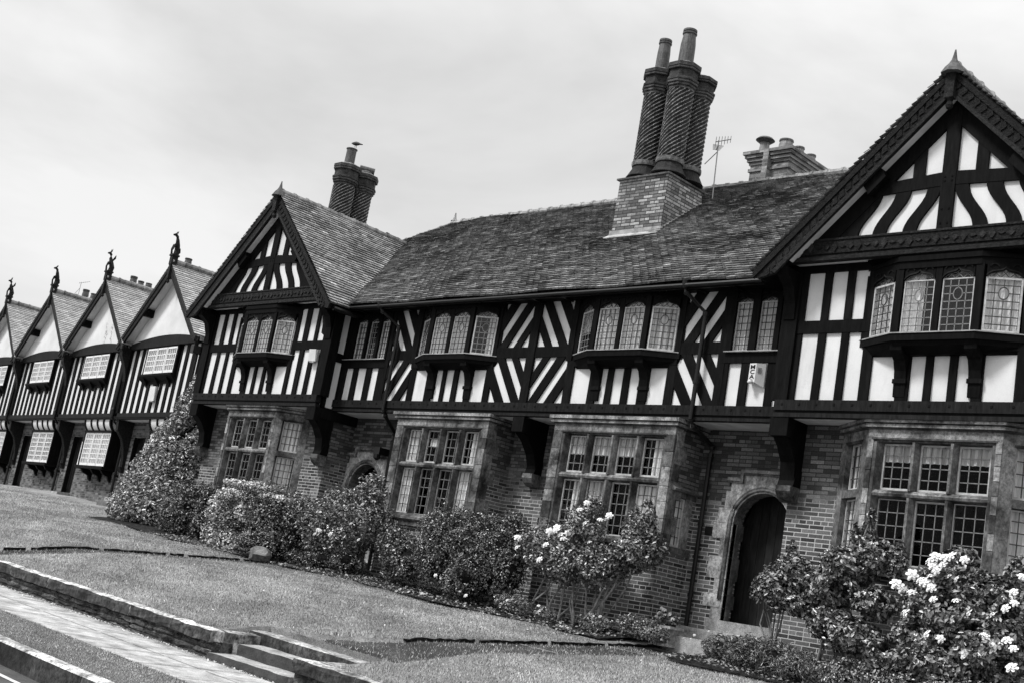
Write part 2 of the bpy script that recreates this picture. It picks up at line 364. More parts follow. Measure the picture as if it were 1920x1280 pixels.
# kerb
mb=MB(); x=-45
while x<6:
    l=rnd.uniform(.8,1.15); d=rnd.uniform(-.01,.01)
    za,zb=zp(x)+.02+d,zp(x+l)+.02+d
    y0,y1=5.78+rnd.uniform(-.008,.008),5.95
    mb.hexa([(x+.006,y0,zp(x)-.3),(x+l-.006,y0,zp(x+l)-.3),(x+l-.006,y1,zp(x+l)-.3),(x+.006,y1,zp(x)-.3),(x+.006,y0+.015,za-.02),(x+l-.006,y0+.015,zb-.02),(x+l-.006,y1,zb-.02),(x+.006,y1,za-.02)],rnd.uniform(.06,.2))
    mb.hexa([(x+.006,y0+.015,za-.02),(x+l-.006,y0+.015,zb-.02),(x+l-.006,y1,zb-.02),(x+.006,y1,za-.02),(x+.006,y0+.04,za),(x+l-.006,y0+.04,zb),(x+l-.006,y1,zb),(x+.006,y1,za)],1.4)
    x+=l
tag(mb.build('kerb',M['kerb']),'worn kerb stones along the road','kerb',kind='structure')
# low stone retaining wall, two lengths with the steps between
def rock_box(mb,x0,x1,y0,y1,z0a,z0b,z1a,z1b,j,tint,n=4,ft=1.0):
    """rough-hewn stone: subdivided front and top with jitter"""
    def P(u,v,w):
        zb=z0a+(z0b-z0a)*u; zt=z1a+(z1b-z1a)*u
        return Vector((x0+(x1-x0)*u, y0+(y1-y0)*v, zb+(zt-zb)*w))
    g={}
    def Q(i,k,l,nu,nv,nw):
        key=(i,k,l)
        if key not in g:
            p=P(i/nu,k/nv,l/nw)
            if k==0 or l==nw: p+=Vector((rnd.uniform(-j,j),rnd.uniform(-j,j),rnd.uniform(-j,j)))
            if (k==0 and l==nw): p+=Vector((0,j*1.5,-j*1.5))
            if i in (0,nu) and k==0: p.y+=j*1.2
            g[key]=p
        return g[key]
    nu,nv,nw=n,2,3
    for i in range(nu):
        for l in range(nw): mb.face([Q(i,0,l,nu,nv,nw),Q(i+1,0,l,nu,nv,nw),Q(i+1,0,l+1,nu,nv,nw),Q(i,0,l+1,nu,nv,nw)],tint*ft)
        for k in range(nv): mb.face([Q(i,k,nw,nu,nv,nw),Q(i+1,k,nw,nu,nv,nw),Q(i+1,k+1,nw,nu,nv,nw),Q(i,k+1,nw,nu,nv,nw)],tint)
    for i,s_ in ((0,1),(nu,-1)):
        for k in range(nv):
            for l in range(nw):
                q=[Q(i,k,l,nu,nv,nw),Q(i,k,l+1,nu,nv,nw),Q(i,k+1,l+1,nu,nv,nw),Q(i,k+1,l,nu,nv,nw)]
                mb.face(q if s_>0 else q[::-1],tint)
def low_wall(xa,xb,label,loc):
    t=thing('stone_wall',label,'wall',loc,'low stone walls along the pavement')
    mc=MB(); x=xa
    while x<xb-.05:
        l=min(rnd.uniform(.8,1.25),xb-x)
        if xb-x-l<.3: l=xb-x
        h=rnd.uniform(.13,.155)
        rock_box(mc,x+.004,x+l-.004,8.46,8.66,topz(x)-h,topz(x+l)-h,topz(x),topz(x+l),.009,rnd.uniform(.9,1.5),6,.09)
        x+=l
    mc.build('coping',M['coping'],t)
    mr=MB(); mr.tint=.4
    # core behind the rubble face
    X=[xa+(xb-xa)*i/20 for i in range(21)]
    for i in range(20): mr.hexa([(X[i],8.53,zp(X[i])-.1),(X[i+1],8.53,zp(X[i+1])-.1),(X[i+1],8.79,zp(X[i+1])-.1),(X[i],8.79,zp(X[i])-.1),(X[i],8.53,topz(X[i])-.13),(X[i+1],8.53,topz(X[i+1])-.13),(X[i+1],8.79,topz(X[i+1])-.13),(X[i],8.79,topz(X[i])-.13)],.3)
    for row in range(3):
        x=xa
        while x<xb-.04:
            l=min(rnd.uniform(.18,.6),xb-x)
            if xb-x-l<.12: l=xb-x
            fa,fb=row/3,(row+1)/3
            def zz(x,f): a,b=zp(x)-.02,topz(x)-.15; return a+(b-a)*f
            rock_box(mr,x+.006,x+l-.006,8.50+rnd.uniform(-.012,.018),8.64,zz(x,fa)+.004,zz(x+l,fa)+.004,zz(x,fb)-.004,zz(x+l,fb)-.004,.012,rnd.uniform(.4,1.3),3,.36)
            x+=l
    mr.build('rubble_face',M['rubble'],t)
    return t
low_wall(-45,-13.08,'long mossy stone wall left of the steps, holding up the lawn',(-29,8.5,zp(-29)))
low_wall(-11.42,6,'short mossy stone wall right of the steps, at the bottom of the photo',(-5,8.5,zp(-5)))
t=thing('garden_steps','three worn stone steps from the pavement up to the lawn path','steps',(-12.25,8.5,zp(-12.25)))
for k,(xa,xb,y0,y1,zt) in enumerate(((-13.07,-11.43,8.46,8.95,-1.105),(-13.0,-11.30,8.82,9.32,-.965),(-13.35,-10.0,9.17,9.55,-.835))):
    mb=MB(); zz=lambda x,d:zt-.033*(x+12.3)*(1 if k==2 else .5)+d
    rock_box(mb,xa,xb,y0,y1,zz(xa,-.22),zz(xb,-.22),zz(xa,0),zz(xb,0),.006,1.15 if k<2 else 1.0,8,.14); mb.build('step',M['step'] if k<2 else M['coping'],t)
mb=MB(); rock_box(mb,-13.42,-13.08,8.80,9.4,-1.2,-1.2,topz(-13.4),topz(-13.08),.01,1.0,2,.2); mb.build('flank_stone',M['coping'],t); mb=MB()
rock_box(mb,-11.42,-11.08,8.78,9.2,-1.3,-1.3,topz(-11.4)-.01,topz(-11.1)-.01,.008,1.0,2,.2); mb.build('flank_stone',M['coping'],t)
# the two lawn paths
for (a,b,y0),lab in zip(PATHS,('dark flagged path across the lawn from the steps to the right-hand door','dark narrow path across the lawn towards the left-hand door')):
    mb=MB(); Yv=[y0+i*.3 for i in range(int((15.45-y0)/.3)+1)]+[15.45]
    for i in range(len(Yv)-1):
        a0_,a1_=pedge(a,Yv[i]),pedge(a,Yv[i+1]); p=[(a0_+.02,Yv[i]),(b-.02,Yv[i]),(b-.02,Yv[i+1]),(a1_+.02,Yv[i+1])]; mb.face([(x,y,Graw(x,y)-.052) for x,y in p],rnd.uniform(.6,1.3))
    tag(mb.build('path',M['path']),lab,'path',kind='structure')
    mb=MB(); Yv=[Yv[0]+(Yv[-1]-Yv[0])*i/70 for i in range(71)]; dz=[rnd.uniform(-.02,.0) for _ in Yv]
    for i in range(len(Yv)-1):
        if rnd.random()<.08: continue
        if a==-12.05 and Yv[i]<10.5: continue
        for xx,xy,w_ in ((pedge(a,Yv[i])-.012,pedge(a,Yv[i+1])-.012,.026),(b-.018,b-.018,.02)): mb.hexa([(xx,Yv[i],Graw(xx,Yv[i])-.2),(xx+w_,Yv[i],Graw(xx,Yv[i])-.2),(xy+w_,Yv[i+1],Graw(xy,Yv[i+1])-.2),(xy,Yv[i+1],Graw(xy,Yv[i+1])-.2),(xx,Yv[i],Graw(xx,Yv[i])+dz[i]),(xx+w_,Yv[i],Graw(xx,Yv[i])+dz[i]-.006),(xy+w_,Yv[i+1],Graw(xy,Yv[i+1])+dz[i+1]-.006),(xy,Yv[i+1],Graw(xy,Yv[i+1])+dz[i+1])],.5)
    tag(mb.build('turf_edge',M['soil']),'cut turf edge beside the path, darkened with a painted shadow','turf edge',kind='structure')  # soil strip darkened to carry the shadow of the cut lawn side
    mb=MB()
    for y in (12.5,14.3): mb.face([(a+.03,y,Graw(a,y)-.047),(b-.03,y+.08,Graw(b,y)-.047),(b-.03,y+.12,Graw(b,y)-.045),(a+.03,y+.04,Graw(a,y)-.045)])
    tag(mb.build('path_edging',M['flag']),'pale slab edges crossing the path','path edging',kind='structure')
# planting bed along the walls
mb=MB(); Xb=[-29+.35*i for i in range(70)]
for i in range(len(Xb)-1):
    for x in (Xb[i],): 
        if any(a-.3<x<b+.05 for a,b,_ in PATHS): continue
        e0=14.25+.18*math.sin(Xb[i]*1.3)+(0.35 if Xb[i]<-24.6 else 0)+(-.3 if Xb[i]>-10.6 else 0); e1=14.25+.18*math.sin(Xb[i+1]*1.3)+(0.35 if Xb[i+1]<-24.6 else 0)+(-.3 if Xb[i+1]>-10.6 else 0)
        mid=15.0
        mb.face([(Xb[i],e0,Graw(Xb[i],e0)+.03),(Xb[i+1],e1,Graw(Xb[i+1],e1)+.03),(Xb[i+1],mid,Graw(Xb[i+1],mid)+.06),(Xb[i],mid,Graw(Xb[i],mid)+.06)])
        mb.face([(Xb[i],mid,Graw(Xb[i],mid)+.06),(Xb[i+1],mid,Graw(Xb[i+1],mid)+.06),(Xb[i+1],16.4,Graw(Xb[i+1],16.4)+.05),(Xb[i],16.4,Graw(Xb[i],16.4)+.05)])
tag(mb.build('flower_bed',M['soil']),'dark soil of the planting bed below the windows','flower bed',kind='structure')
# grass blades on the near lawn and the verge
def blades(name,regions,label):
    P=[];
    g=np.random.default_rng(3)
    for (x0,x1,y0,y1,n,fz,h) in regions:
        X=g.uniform(x0,x1,n); Y=g.uniform(y0,y1,n); Z=np.array([fz(a,b) for a,b in zip(X,Y)])
        ok=~np.isnan(Z); X,Y,Z=X[ok],Y[ok],Z[ok]; m=len(X)
        th=g.uniform(0,2*np.pi,m); w=g.uniform(.003,.006,m); hh=g.uniform(.4,1.3,m)*h; le=g.normal(0,.5,(m,2))
        a=np.stack([X-np.cos(th)*w,Y-np.sin(th)*w,Z-.01],1); b=np.stack([X+np.cos(th)*w,Y+np.sin(th)*w,Z-.01],1)
        c=np.stack([X+le[:,0]*hh,Y+le[:,1]*hh,Z+hh],1); P.append(np.stack([a,b,c],1))
    P=np.concatenate(P); n=len(P); me=bpy.data.meshes.new(name)
    me.vertices.add(n*3); me.vertices.foreach_set('co',P.reshape(-1)); me.loops.add(n*3); me.loops.foreach_set('vertex_index',np.arange(n*3)); me.polygons.add(n)
    me.polygons.foreach_set('loop_start',np.arange(n)*3); me.update(calc_edges=True)
    at=me.attributes.new('Tint','FLOAT','FACE'); px_=P[:,0,0]; py_=P[:,0,1]; patch=.62+.38*np.sin(px_*1.1+np.sin(py_*1.7)*1.5)*np.sin(py_*2.3+px_*.4)+.15*np.sin(px_*4.1)*np.sin(py_*5.3+1); at.data.foreach_set('value',(g.uniform(0,1,n)**1.25*np.clip(patch*.7+.38,.3,1.1)).astype(np.float32))
    me.materials.append(M['blade']); o=bpy.data.objects.new(name,me); COL.objects.link(o); return tag(o,label,'grass',kind='stuff')
def gz(x,y):
    for a,b,y0 in PATHS:
        if pedge(a,y)-.01<x<b+.01 and y>y0-.1:
            if random.random()<.8: return float('nan')
            return G(x,y)+.02
    if -13.45<x<-11.05 and y<9.56: return float('nan')
    if y>14.2 and x<-10.9 and x>-24.6: return float('nan')
    return Graw(x,y)+hn(x,y)*(y>9.1)
blades('grass',[(-20,-6,8.82,14.9,330000,gz,.024),(-31,-20,8.82,15.3,150000,gz,.03),(-42,-31,8.85,17.5,60000,gz,.045),(-17,-6,5.97,7.05,60000,lambda x,y:zp(x),.018),(-32,-13.5,8.62,8.95,14000,lambda x,y:topz(x)-.03,.05),(-11,-6,8.62,8.95,5000,lambda x,y:topz(x)-.03,.05)],'short mown grass of the bank and verge')
# ---------------------------------------------------------------- building helpers
def lin(a,b,n): return [a+(b-a)*i/n for i in range(n+1)]
def studs(mb,whites,x0,x1,z0,z1,y0,y1):
    x=x0
    for a,b in whites:
        if a-x>.01: mb.box(x,a,y0+rnd.uniform(-.004,.004),y1,z0,z1,rnd.uniform(.6,1.6),.0055)
        x=b
    if x1-x>.01: mb.box(x,x1,y0,y1,z0,z1,rnd.uniform(.6,1.6))
def clip(poly,x0,x1,z0,z1):
    def cut(P,f,ip):
        o=[]
        for i in range(len(P)):
            a,b=P[i],P[(i+1)%len(P)]; fa,fb=f(a),f(b)
            if fa>=0: o.append(a)
            if (fa>=0)!=(fb>=0): t=fa/(fa-fb); o.append((a[0]+(b[0]-a[0])*t,a[1]+(b[1]-a[1])*t))
        return o
    for f in (lambda p:p[0]-x0,lambda p:x1-p[0],lambda p:p[1]-z0,lambda p:z1-p[1]):
        poly=cut(poly,f,None)
        if len(poly)<3: return None
    return poly
def zigzag(mb,x0,x1,z0,z1,y0,y1,flipx,flipz):
    W_,H=x1-x0,z1-z0
    for a,b in ((-.35,-.13),(.07,.27),(.45,.62)):
        p=[(a,0),(b,0),(b+H/1.5,H),(a+H/1.5,H)]
        p=[((W_-x if flipx else x)+x0,(H-z if flipz else z)+z0) for x,z in p]
        q=clip(p,x0,x1,z0,z1)
        if q: mb.prism(q,y0+rnd.uniform(-.003,.003),y1,rnd.uniform(.6,1.6))
OG=[(0,0),(.06,.045),(.16,.085),(.28,.10),(.40,.115),(.46,.135),(.5,.165)]
def ogee(w,h):
    """half-profile of a low Tudor head mirrored, as fractions of width -> list of (u,dz)"""
    s=h/.165; L_=[(u*w,dz*s) for u,dz in OG]; return L_+[(w-u,dz) for u,dz in L_[::-1][1:]]
NW=[0]
def window(root,A_,B_,z0,z1,head=.12,cols=4,rows=6,ring=None,cur='full',fw=.02,fmat='casement',lead=.006,depth=.045,d0=0,gridoff=0,name='window',leadmat='lead'):
    """leaded light between plan points A_->B_ (left to right seen from the street)"""
    ax,ay=A_; bx,by=B_; w=math.hypot(bx-ax,by-ay); tx,ty=(bx-ax)/w,(by-ay)/w; nx_,ny_=ty,-tx
    def P(u,z,d): return (ax+tx*u+nx_*(d+d0),ay+ty*u+ny_*(d+d0),z)
    def bar(mb,u0,u1,za,zb,d0_,d1_,t=1): mb.hexa([P(u0,za,d1_),P(u1,za,d1_),P(u1,za,d0_),P(u0,za,d0_),P(u0,zb,d1_),P(u1,zb,d1_),P(u1,zb,d0_),P(u0,zb,d0_)],t)
    fr=MB(); zt=z1
    bar(fr,0,fw,z0,zt,-.015,.012); bar(fr,w-fw,w,z0,zt,-.015,.012); bar(fr,fw,w-fw,z0,z0+fw*1.2,-.015,.014); bar(fr,fw,w-fw,zt-fw,zt,-.015,.012)
    f=fr.build(name,M[fmat],root); NW[0]+=1
    ld=MB()
    for i in range(1,cols):
        u=w*i/cols; rz=ring
        segs=[(z0,zt)]
        if ring and abs(u-w/2)<.01: segs=[(z0,ring-.075),(ring+.075,zt)]
        for a,b in segs: bar(ld,u-lead,u+lead,a,b,-.006,.006)
    for j in range(1,rows):
        z=z0+(zt-z0)*j/rows
        if ring and abs(z-ring)<.05: bar(ld,0,w/2-.06,z-lead,z+lead,-.006,.006); bar(ld,w/2+.06,w,z-lead,z+lead,-.006,.006)
        else: bar(ld,0,w,z-lead,z+lead,-.006,.006)
    if ring:
        n_=18; rr=min(.062,w*.16)
        for i in range(n_):
            a0,a1=2*math.pi*i/n_,2*math.pi*(i+1)/n_
            q=[(w/2+rr*k*math.cos(a),ring+rr*1.3*k*math.sin(a)) for a,k in ((a0,.9),(a1,.9),(a1,1.08),(a0,1.08))]
            ld.hexa([P(q[0][0],q[0][1],.006),P(q[1][0],q[1][1],.006),P(q[1][0],q[1][1],-.006),P(q[0][0],q[0][1],-.006),P(q[3][0],q[3][1],.006),P(q[2][0],q[2][1],.006),P(q[2][0],q[2][1],-.006),P(q[3][0],q[3][1],-.006)])
    poly=[(0,z0),(w,z0),(w,zt)]
    if head:
        hp=ogee(w,head)[::-1]; poly+=[(u,zt+dz) for u,dz in hp[1:-1]]
        for k in range(-2,5):   # lattice in the small head light
            for sgn in (1,-1):
                u0=w/2+(k-.5)*.11; u1=u0+sgn*.12
                a=(u0,zt); b=(u1,zt+.12)
                def inside(u,z):
                    if u<=0 or u>=w: return False
                    o=ogee(w,head)
                    for i in range(len(o)-1):
                        if o[i][0]<=u<=o[i+1][0]:
                            s_=(u-o[i][0])/max(1e-6,o[i+1][0]-o[i][0]); return z-zt<=o[i][1]+(o[i+1][1]-o[i][1])*s_
                    return False
                for m_ in range(6):
                    s0,s1=m_/6,(m_+1)/6; pa=(a[0]+(b[0]-a[0])*s0,a[1]+(b[1]-a[1])*s0); pb=(a[0]+(b[0]-a[0])*s1,a[1]+(b[1]-a[1])*s1)
                    if inside(*pa) and inside(*pb): ld.hexa([P(pa[0]-lead,pa[1],.006),P(pa[0]+lead,pa[1],.006),P(pa[0]+lead,pa[1],-.006),P(pa[0]-lead,pa[1],-.006),P(pb[0]-lead,pb[1],.006),P(pb[0]+lead,pb[1],.006),P(pb[0]+lead,pb[1],-.006),P(pb[0]-lead,pb[1],-.006)])
        o=ogee(w,head)
        for i in range(len(o)-1):
            (u0,a),(u1,b)=o[i],o[i+1]
            ld.hexa([P(u0,zt+a-.008,.008),P(u1,zt+b-.008,.008),P(u1,zt+b-.008,-.008),P(u0,zt+a-.008,-.008),P(u0,zt+a+.006,.008),P(u1,zt+b+.006,.008),P(u1,zt+b+.006,-.008),P(u0,zt+a+.006,-.008)])
    poly.append((0,zt)); ld.build('leading',M['lead_dark' if cur in ('full','dim') else leadmat],f)
    g=MB(); g.face([P(u,z,0) for u,z in poly]); g.build('glass',M['glass_low' if z0<3.2 else 'glass'],f)
    def cloth(u0,u1,za,zb,nm='curtain',mt='curtain',amp=.022,fr_=11,taper=0):
        amp=min(amp,.022); c=MB(); n_=max(12,int((u1-u0)*110)); ph=rnd.uniform(0,6)
        def q(i,z,k): 
            u=u0+(u1-u0)*i/n_; 
            if taper: u=u+(taper*(1-k)*(u-u0)/(u1-u0) if taper>0 else taper*(1-k)*(u1-u)/(u1-u0))
            return P(u,z,-depth+amp*math.sin(u*fr_*6+ph)+amp*.5*math.sin(u*fr_*13+ph*2))
        for i in range(n_): c.face([q(i,za,0),q(i+1,za,0),q(i+1,zb,1),q(i,zb,1)],1)
        c.build(nm,M[mt],f,smooth=True)
    zz=zt+(head or 0)*.9
    if cur=='full': cloth(0,w,z0,zz)
    elif cur=='dim': cloth(0,w,z0,zz,mt='blind')
    elif cur=='left': cloth(0,w*.62,z0,zz)
    elif cur=='right': cloth(w*.4,w,z0,zz)
    elif cur=='right_thin': cloth(w*.62,w,z0,zz)
    elif cur=='pelmet': cloth(0,w,z0+(zt-z0)*.62,zz,mt='blind')
    elif cur=='topdim': cloth(0,w,z0+(zt-z0)*.5,zz,mt='blind'); 
    elif cur=='half': cloth(0,w,z0,z0+(zt-z0)*.55)
    elif cur=='card': cloth(w*.1,w,z0+(zt-z0)*.5,z0+(zt-z0)*.74,nm='hanging_card',amp=.002)
    return f
def spandrels(mb,A_,B_,z1,head,ztop,y=.02,th=.05):
    """carved board above a light: fills between the ogee head and ztop"""
    ax,ay=A_; bx,by=B_; w=math.hypot(bx-ax,by-ay); tx,ty=(bx-ax)/w,(by-ay)/w; nx_,ny_=ty,-tx
    def P(u,z,d): return (ax+tx*u+nx_*d,ay+ty*u+ny_*d,z)
    o=ogee(w,head)
    for i in range(len(o)-1):
        (u0,a),(u1,b)=o[i],o[i+1]
        mb.hexa([P(u0,z1+a,y),P(u1,z1+b,y),P(u1,z1+b,y-th),P(u0,z1+a,y-th),P(u0,ztop,y),P(u1,ztop,y),P(u1,ztop,y-th),P(u0,ztop,y-th)],1)
        # moulded ogee edge
        mb.hexa([P(u0,z1+a,y+.018),P(u1,z1+b,y+.018),P(u1,z1+b,y),P(u0,z1+a,y),P(u0,z1+a+.022,y+.012),P(u1,z1+b+.022,y+.012),P(u1,z1+b+.022,y),P(u0,z1+a+.022,y)],2.2)
    for s_ in (.2,.8):
        c0=(w*s_,z1+head*.95)
        for i in range(8):
            a0,a1=math.pi*(.1+.1*i),math.pi*(.1+.1*(i+1)); r_=.05
            mb.hexa([P(c0[0]+r_*math.cos(a0),c0[1]+r_*math.sin(a0),y+.014),P(c0[0]+r_*math.cos(a1),c0[1]+r_*math.sin(a1),y+.014),P(c0[0]+r_*math.cos(a1),c0[1]+r_*math.sin(a1),y),P(c0[0]+r_*math.cos(a0),c0[1]+r_*math.sin(a0),y),
                P(c0[0]+r_*1.25*math.cos(a0),c0[1]+r_*1.25*math.sin(a0),y+.014),P(c0[0]+r_*1.25*math.cos(a1),c0[1]+r_*1.25*math.sin(a1),y+.014),P(c0[0]+r_*1.25*math.cos(a1),c0[1]+r_*1.25*math.sin(a1),y),P(c0[0]+r_*1.25*math.cos(a0),c0[1]+r_*1.25*math.sin(a0),y)],2.0)
def extr(mb,plan,z0,z1,tint=None,shrink=None):
    """extrude plan polygon (ccw from above)"""
    b=[(x,y,z0) for x,y in (shrink or plan)]; t_=[(x,y,z1) for x,y in plan]; n_=len(plan)
    mb.face(b[::-1],tint); mb.face(t_,tint)
    for i in range(n_): j=(i+1)%n_; mb.face([b[i],b[j],t_[j],t_[i]],tint)
def oriel(root,xc,Yu,curs,rooms=True):
    """projecting timber bay of four leaded lights on the upper floor"""
    pr_=.26; P0,P1,P2,P3=(xc-1.14,Yu),(xc-.56,Yu-pr_),(xc+.56,Yu-pr_),(xc+1.14,Yu)
    mb=MB()
    def off(d,back=.0): return [(xc-1.14-d*1.4,Yu+back),(xc-.56-d*.5,Yu-pr_-d),(xc+.56+d*.5,Yu-pr_-d),(xc+1.14+d*1.4,Yu+back)]
    extr(mb,off(.05),4.30,4.395,1.0); extr(mb,off(.02),4.24,4.30,.7,off(.0)); extr(mb,off(.0),4.16,4.24,.6,[(xc-1.05,Yu),(xc-.5,Yu-.1),(xc+.5,Yu-.1),(xc+1.05,Yu)])
    extr(mb,off(.03),5.30,5.50,.8); extr(mb,off(.05),5.40,5.47,.9)
    for (x,y),w_ in ((P0,.05),(P1,.055),(P2,.055),(P3,.05)): mb.box(x-w_,x+w_,y-.02 if y<Yu else y-.03,y+.08,4.39,5.32,.9)
    mb.box(xc-.045,xc+.045,Yu-pr_-.015,Yu-pr_+.07,4.39,5.32,.9)
    lights=[((P0[0]+.10,P0[1]-.045),(P1[0]-.07,P1[1]+.03)),((xc-.49,Yu-pr_+.02),(xc-.055,Yu-pr_+.02)),((xc+.055,Yu-pr_+.02),(xc+.49,Yu-pr_+.02)),((P2[0]+.07,P2[1]+.03),(P3[0]-.10,P3[1]-.045))]
    for a,b in lights: spandrels(mb,a,b,5.14,.12,5.32,.03,.06)
    o=mb.build('oriel_frame',M['timber'],root)
    fl=MB(); extr(fl,off(.065),4.395,4.410,1.0); fl.build('lead_sill',M['leadflash'],o)
    for i,(a,b) in enumerate(lights):
        window(root,a,b,4.41,5.14,.12,4 if i in(1,2) else 4,7,ring=4.93,cur=curs[i],fw=.026 if i in(0,3) else .014)
    br=MB()
    for s_ in (-.52,.52):
        for q in (0,):
            x0,x1=xc+s_-.085,xc+s_+.085
            br=MB(); br.prism([(Yu-.26,4.26),(Yu+.02,4.26),(Yu+.02,3.60),(Yu-.04,3.60),(Yu-.05,3.72),(Yu-.055,3.85),(Yu-.07,3.95),(Yu-.12,4.08),(Yu-.22,4.16),(Yu-.25,4.19)],x0,x1,1.0,'yz'); br.box(x0-.012,x1+.012,Yu-.075,Yu,3.78,3.84,1.3)
            br.build('corbel',M['timber'],o)
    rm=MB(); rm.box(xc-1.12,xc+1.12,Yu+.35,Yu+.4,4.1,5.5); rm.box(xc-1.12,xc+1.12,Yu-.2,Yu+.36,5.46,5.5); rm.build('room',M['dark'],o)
    return o
def jamb_blocks(mb,x0,x1,y0,y1,z0,z1,h=.26):
    z=z0
    while z<z1-.02:
        hh=min(h*rnd.uniform(.7,1.25),z1-z)
        if z1-z-hh<.1: hh=z1-z
        mb.box(x0,x1,y0-rnd.uniform(0,.008),y1,z+.004,z+hh-.004,rnd.uniform(.3,1.7)); z+=hh
def mullion(mb,xc,y0,y1,z0,z1,w=.05,tint=1):
    pl=[(xc-.018,y0),(xc+.018,y0),(xc+w,y0+.09),(xc+w,y1),(xc-w,y1),(xc-w,y0+.09)]
    extr(mb,pl,z0,z1,tint)
M['flue_base']=0
def stone_lights(root,st,x0,x1,Yf,n_,curU,curL,z0=1.38,zt0=2.26,zt1=2.37,z1=3.01,pale=()):
    """mullion and transom grid in the plane y=Yf, lights recessed"""
    st.box(x0-.06,x1+.06,Yf+.03,Yf+.2,z1,z1+.05,.5)
    st.box(x0,x1,Yf+.025,Yf+.2,zt0+.02,zt1-.025,1.2); st.prism([(Yf+.01,zt0+.055),(Yf+.025,zt0+.02),(Yf+.19,zt0),(Yf+.19,zt1),(Yf+.05,zt1-.01)],x0,x1,1.1,'yz')
    w=(x1-x0)/n_
    for i in range(1,n_): 
        mullion(st,x0+w*i,Yf+.005,Yf+.2,z0,zt0+.01,.05,rnd.uniform(.35,1.0)); mullion(st,x0+w*i,Yf+.005,Yf+.2,zt1-.01,z1,.05,rnd.uniform(.35,1.0))
    # splayed reveals
    for x,s_ in ((x0,1),(x1,-1)):
        pl=[(x-s_*.05,Yf+.01),(x,Yf+.01),(x+s_*.05,Yf+.11),(x+s_*.05,Yf+.2),(x-s_*.05,Yf+.2)]
        if s_<0: pl=pl[::-1]
        extr(st,pl,z0,z1,.5)
    for i in range(n_):
        a,b=x0+w*i+.05,x0+w*(i+1)-.05; y=Yf+.14
        window(root,(a,y),(b,y),zt1+.005,z1-.01,0,3,4,cur=curU[i],fw=.024 if (i,1) in pale else .012,fmat='casement',lead=.006,leadmat='leadlow')
        window(root,(a,y),(b,y),z0+.005,zt0-.005,0,3,5,cur=curL[i],fw=.024 if (i,0) in pale else .012,fmat='casement',lead=.006,leadmat='leadlow')
M['leadlow']=simple('weathered_lead',.10,.24,30,.5,.5,.1,.002)
def cornice(mb,plan_off,z0=3.17,z1=3.31):
    extr(mb,plan_off(.085),z1-.055,z1,1.5); extr(mb,plan_off(.035),z1-.075,z1-.055,.35); extr(mb,plan_off(.055),z1-.115,z1-.075,1.35); extr(mb,plan_off(.02),z1-.14,z1-.115,.35)

# ---------------------------------------------------------------- the half-timbered house
house=thing('timber_framed_house','long black and white timber framed house with two tall gables and twisted brick flues','house',(-15.9,16.3,0))
YC=15.67; YW=15.21; YB=16.30; YWB=15.70
XL,XR=-23.81,-7.92      # centres of the two gabled wings
TF=.035
# -- central range, upper storey
pl=MB()
solid=[(-21.40,-20.1,3.5,4.39),(-20.08,-19.10,3.5,5.5),(-19.12,-16.84,3.5,4.28),(-16.86,-14.92,3.5,5.5),(-14.95,-12.62,3.5,4.28),(-12.64,-11.70,3.5,5.5),(-11.72,-10.3,3.5,4.39)]
xe=-21.46
for a,b,z0,z1 in solid: pl.box(max(a,xe),b,YC,YC+.1,z0,z1); xe=b
pl.build('plaster_wall',M['plaster'],house)
tf=MB(); y0,y1=YC-TF,YC+.02
lowA=[(-21.27,-21.04),(-20.88,-20.60),(-20.44,-20.21)]; lowB=[(-19.03,-18.66),(-18.47,-18.22),(-18.12,-17.90),(-17.77,-17.54),(-17.38,-17.02)]
lowC=[(-14.83,-14.44),(-14.27,-14.05),(-13.92,-13.70),(-13.56,-13.35),(-13.16,-12.79)]; lowD=[(-11.60,-11.37),(-11.22,-10.89),(-10.75,-10.52)]
studs(tf,lowA,-21.46,-20.02,3.53,4.22,y0,y1); studs(tf,lowB,-19.19,-16.87,3.53,4.20,y0,y1); studs(tf,lowC,-15.01,-12.62,3.53,4.20,y0,y1); studs(tf,lowD,-11.77,-10.3,3.53,4.22,y0,y1)
tf.box(-21.46,-20.02,y0-.012,y1,4.22,4.385); tf.box(-11.77,-10.3,y0-.012,y1,4.22,4.385)
for a,b in ((-19.19,-16.87),(-15.01,-12.62)): tf.box(a,b,y0-.005,y1+.02,4.20,4.30)
for (a,b,fx) in ((-20.02,-19.19,True),(-16.87,-16.02,False),(-15.85,-15.01,True),(-12.62,-11.77,False)):
    zigzag(tf,a,b,4.565,5.42,y0,y1,fx,False); zigzag(tf,a,b,3.535,4.375,y0,y1,fx,True)
    tf.box(a,b,y0-.004,y1,4.375,4.565)
for a,b in ((-20.02,-19.93),(-19.27,-19.10),(-16.98,-16.84),(-16.02,-15.85),(-15.06,-14.93),(-12.70,-12.58),(-11.82,-11.68)): tf.box(a,b,y0-.01,y1,4.30 if a in(-19.27,-16.98,-15.06,-12.70) else 3.53,5.42,1.1)
tf.box(-16.03,-15.84,y0-.018,y1,3.53,5.42,1.3)
tf.box(-21.46,-10.3,y0-.01,y1+.05,5.41,5.50)
tf.build('timber_frame',M['timber'],house)
bm=MB()
for a,b in ((-21.46,-15.95),(-15.95,-10.38)):
    bm.box(a,b,YC-.085,YC+.05,3.385,3.535,1.0); bm.box(a,b,YC-.055,YC+.05,3.35,3.385,.5); bm.box(a,b,YC-.07,YC+.05,3.30,3.35,1.2)
for k in range(42):
    x=-21.3+k*.26
    bm.box(x,x+.03,YC-.092,YC-.08,3.455,3.485,.3)
bm.build('bressummer_beam',M['timber_beam'],house)
sf=MB(); sf.box(-21.46,-10.3,YC+.05,YB+.3,3.30,3.34); sf.build('jetty_soffit',M['soffit'],house)
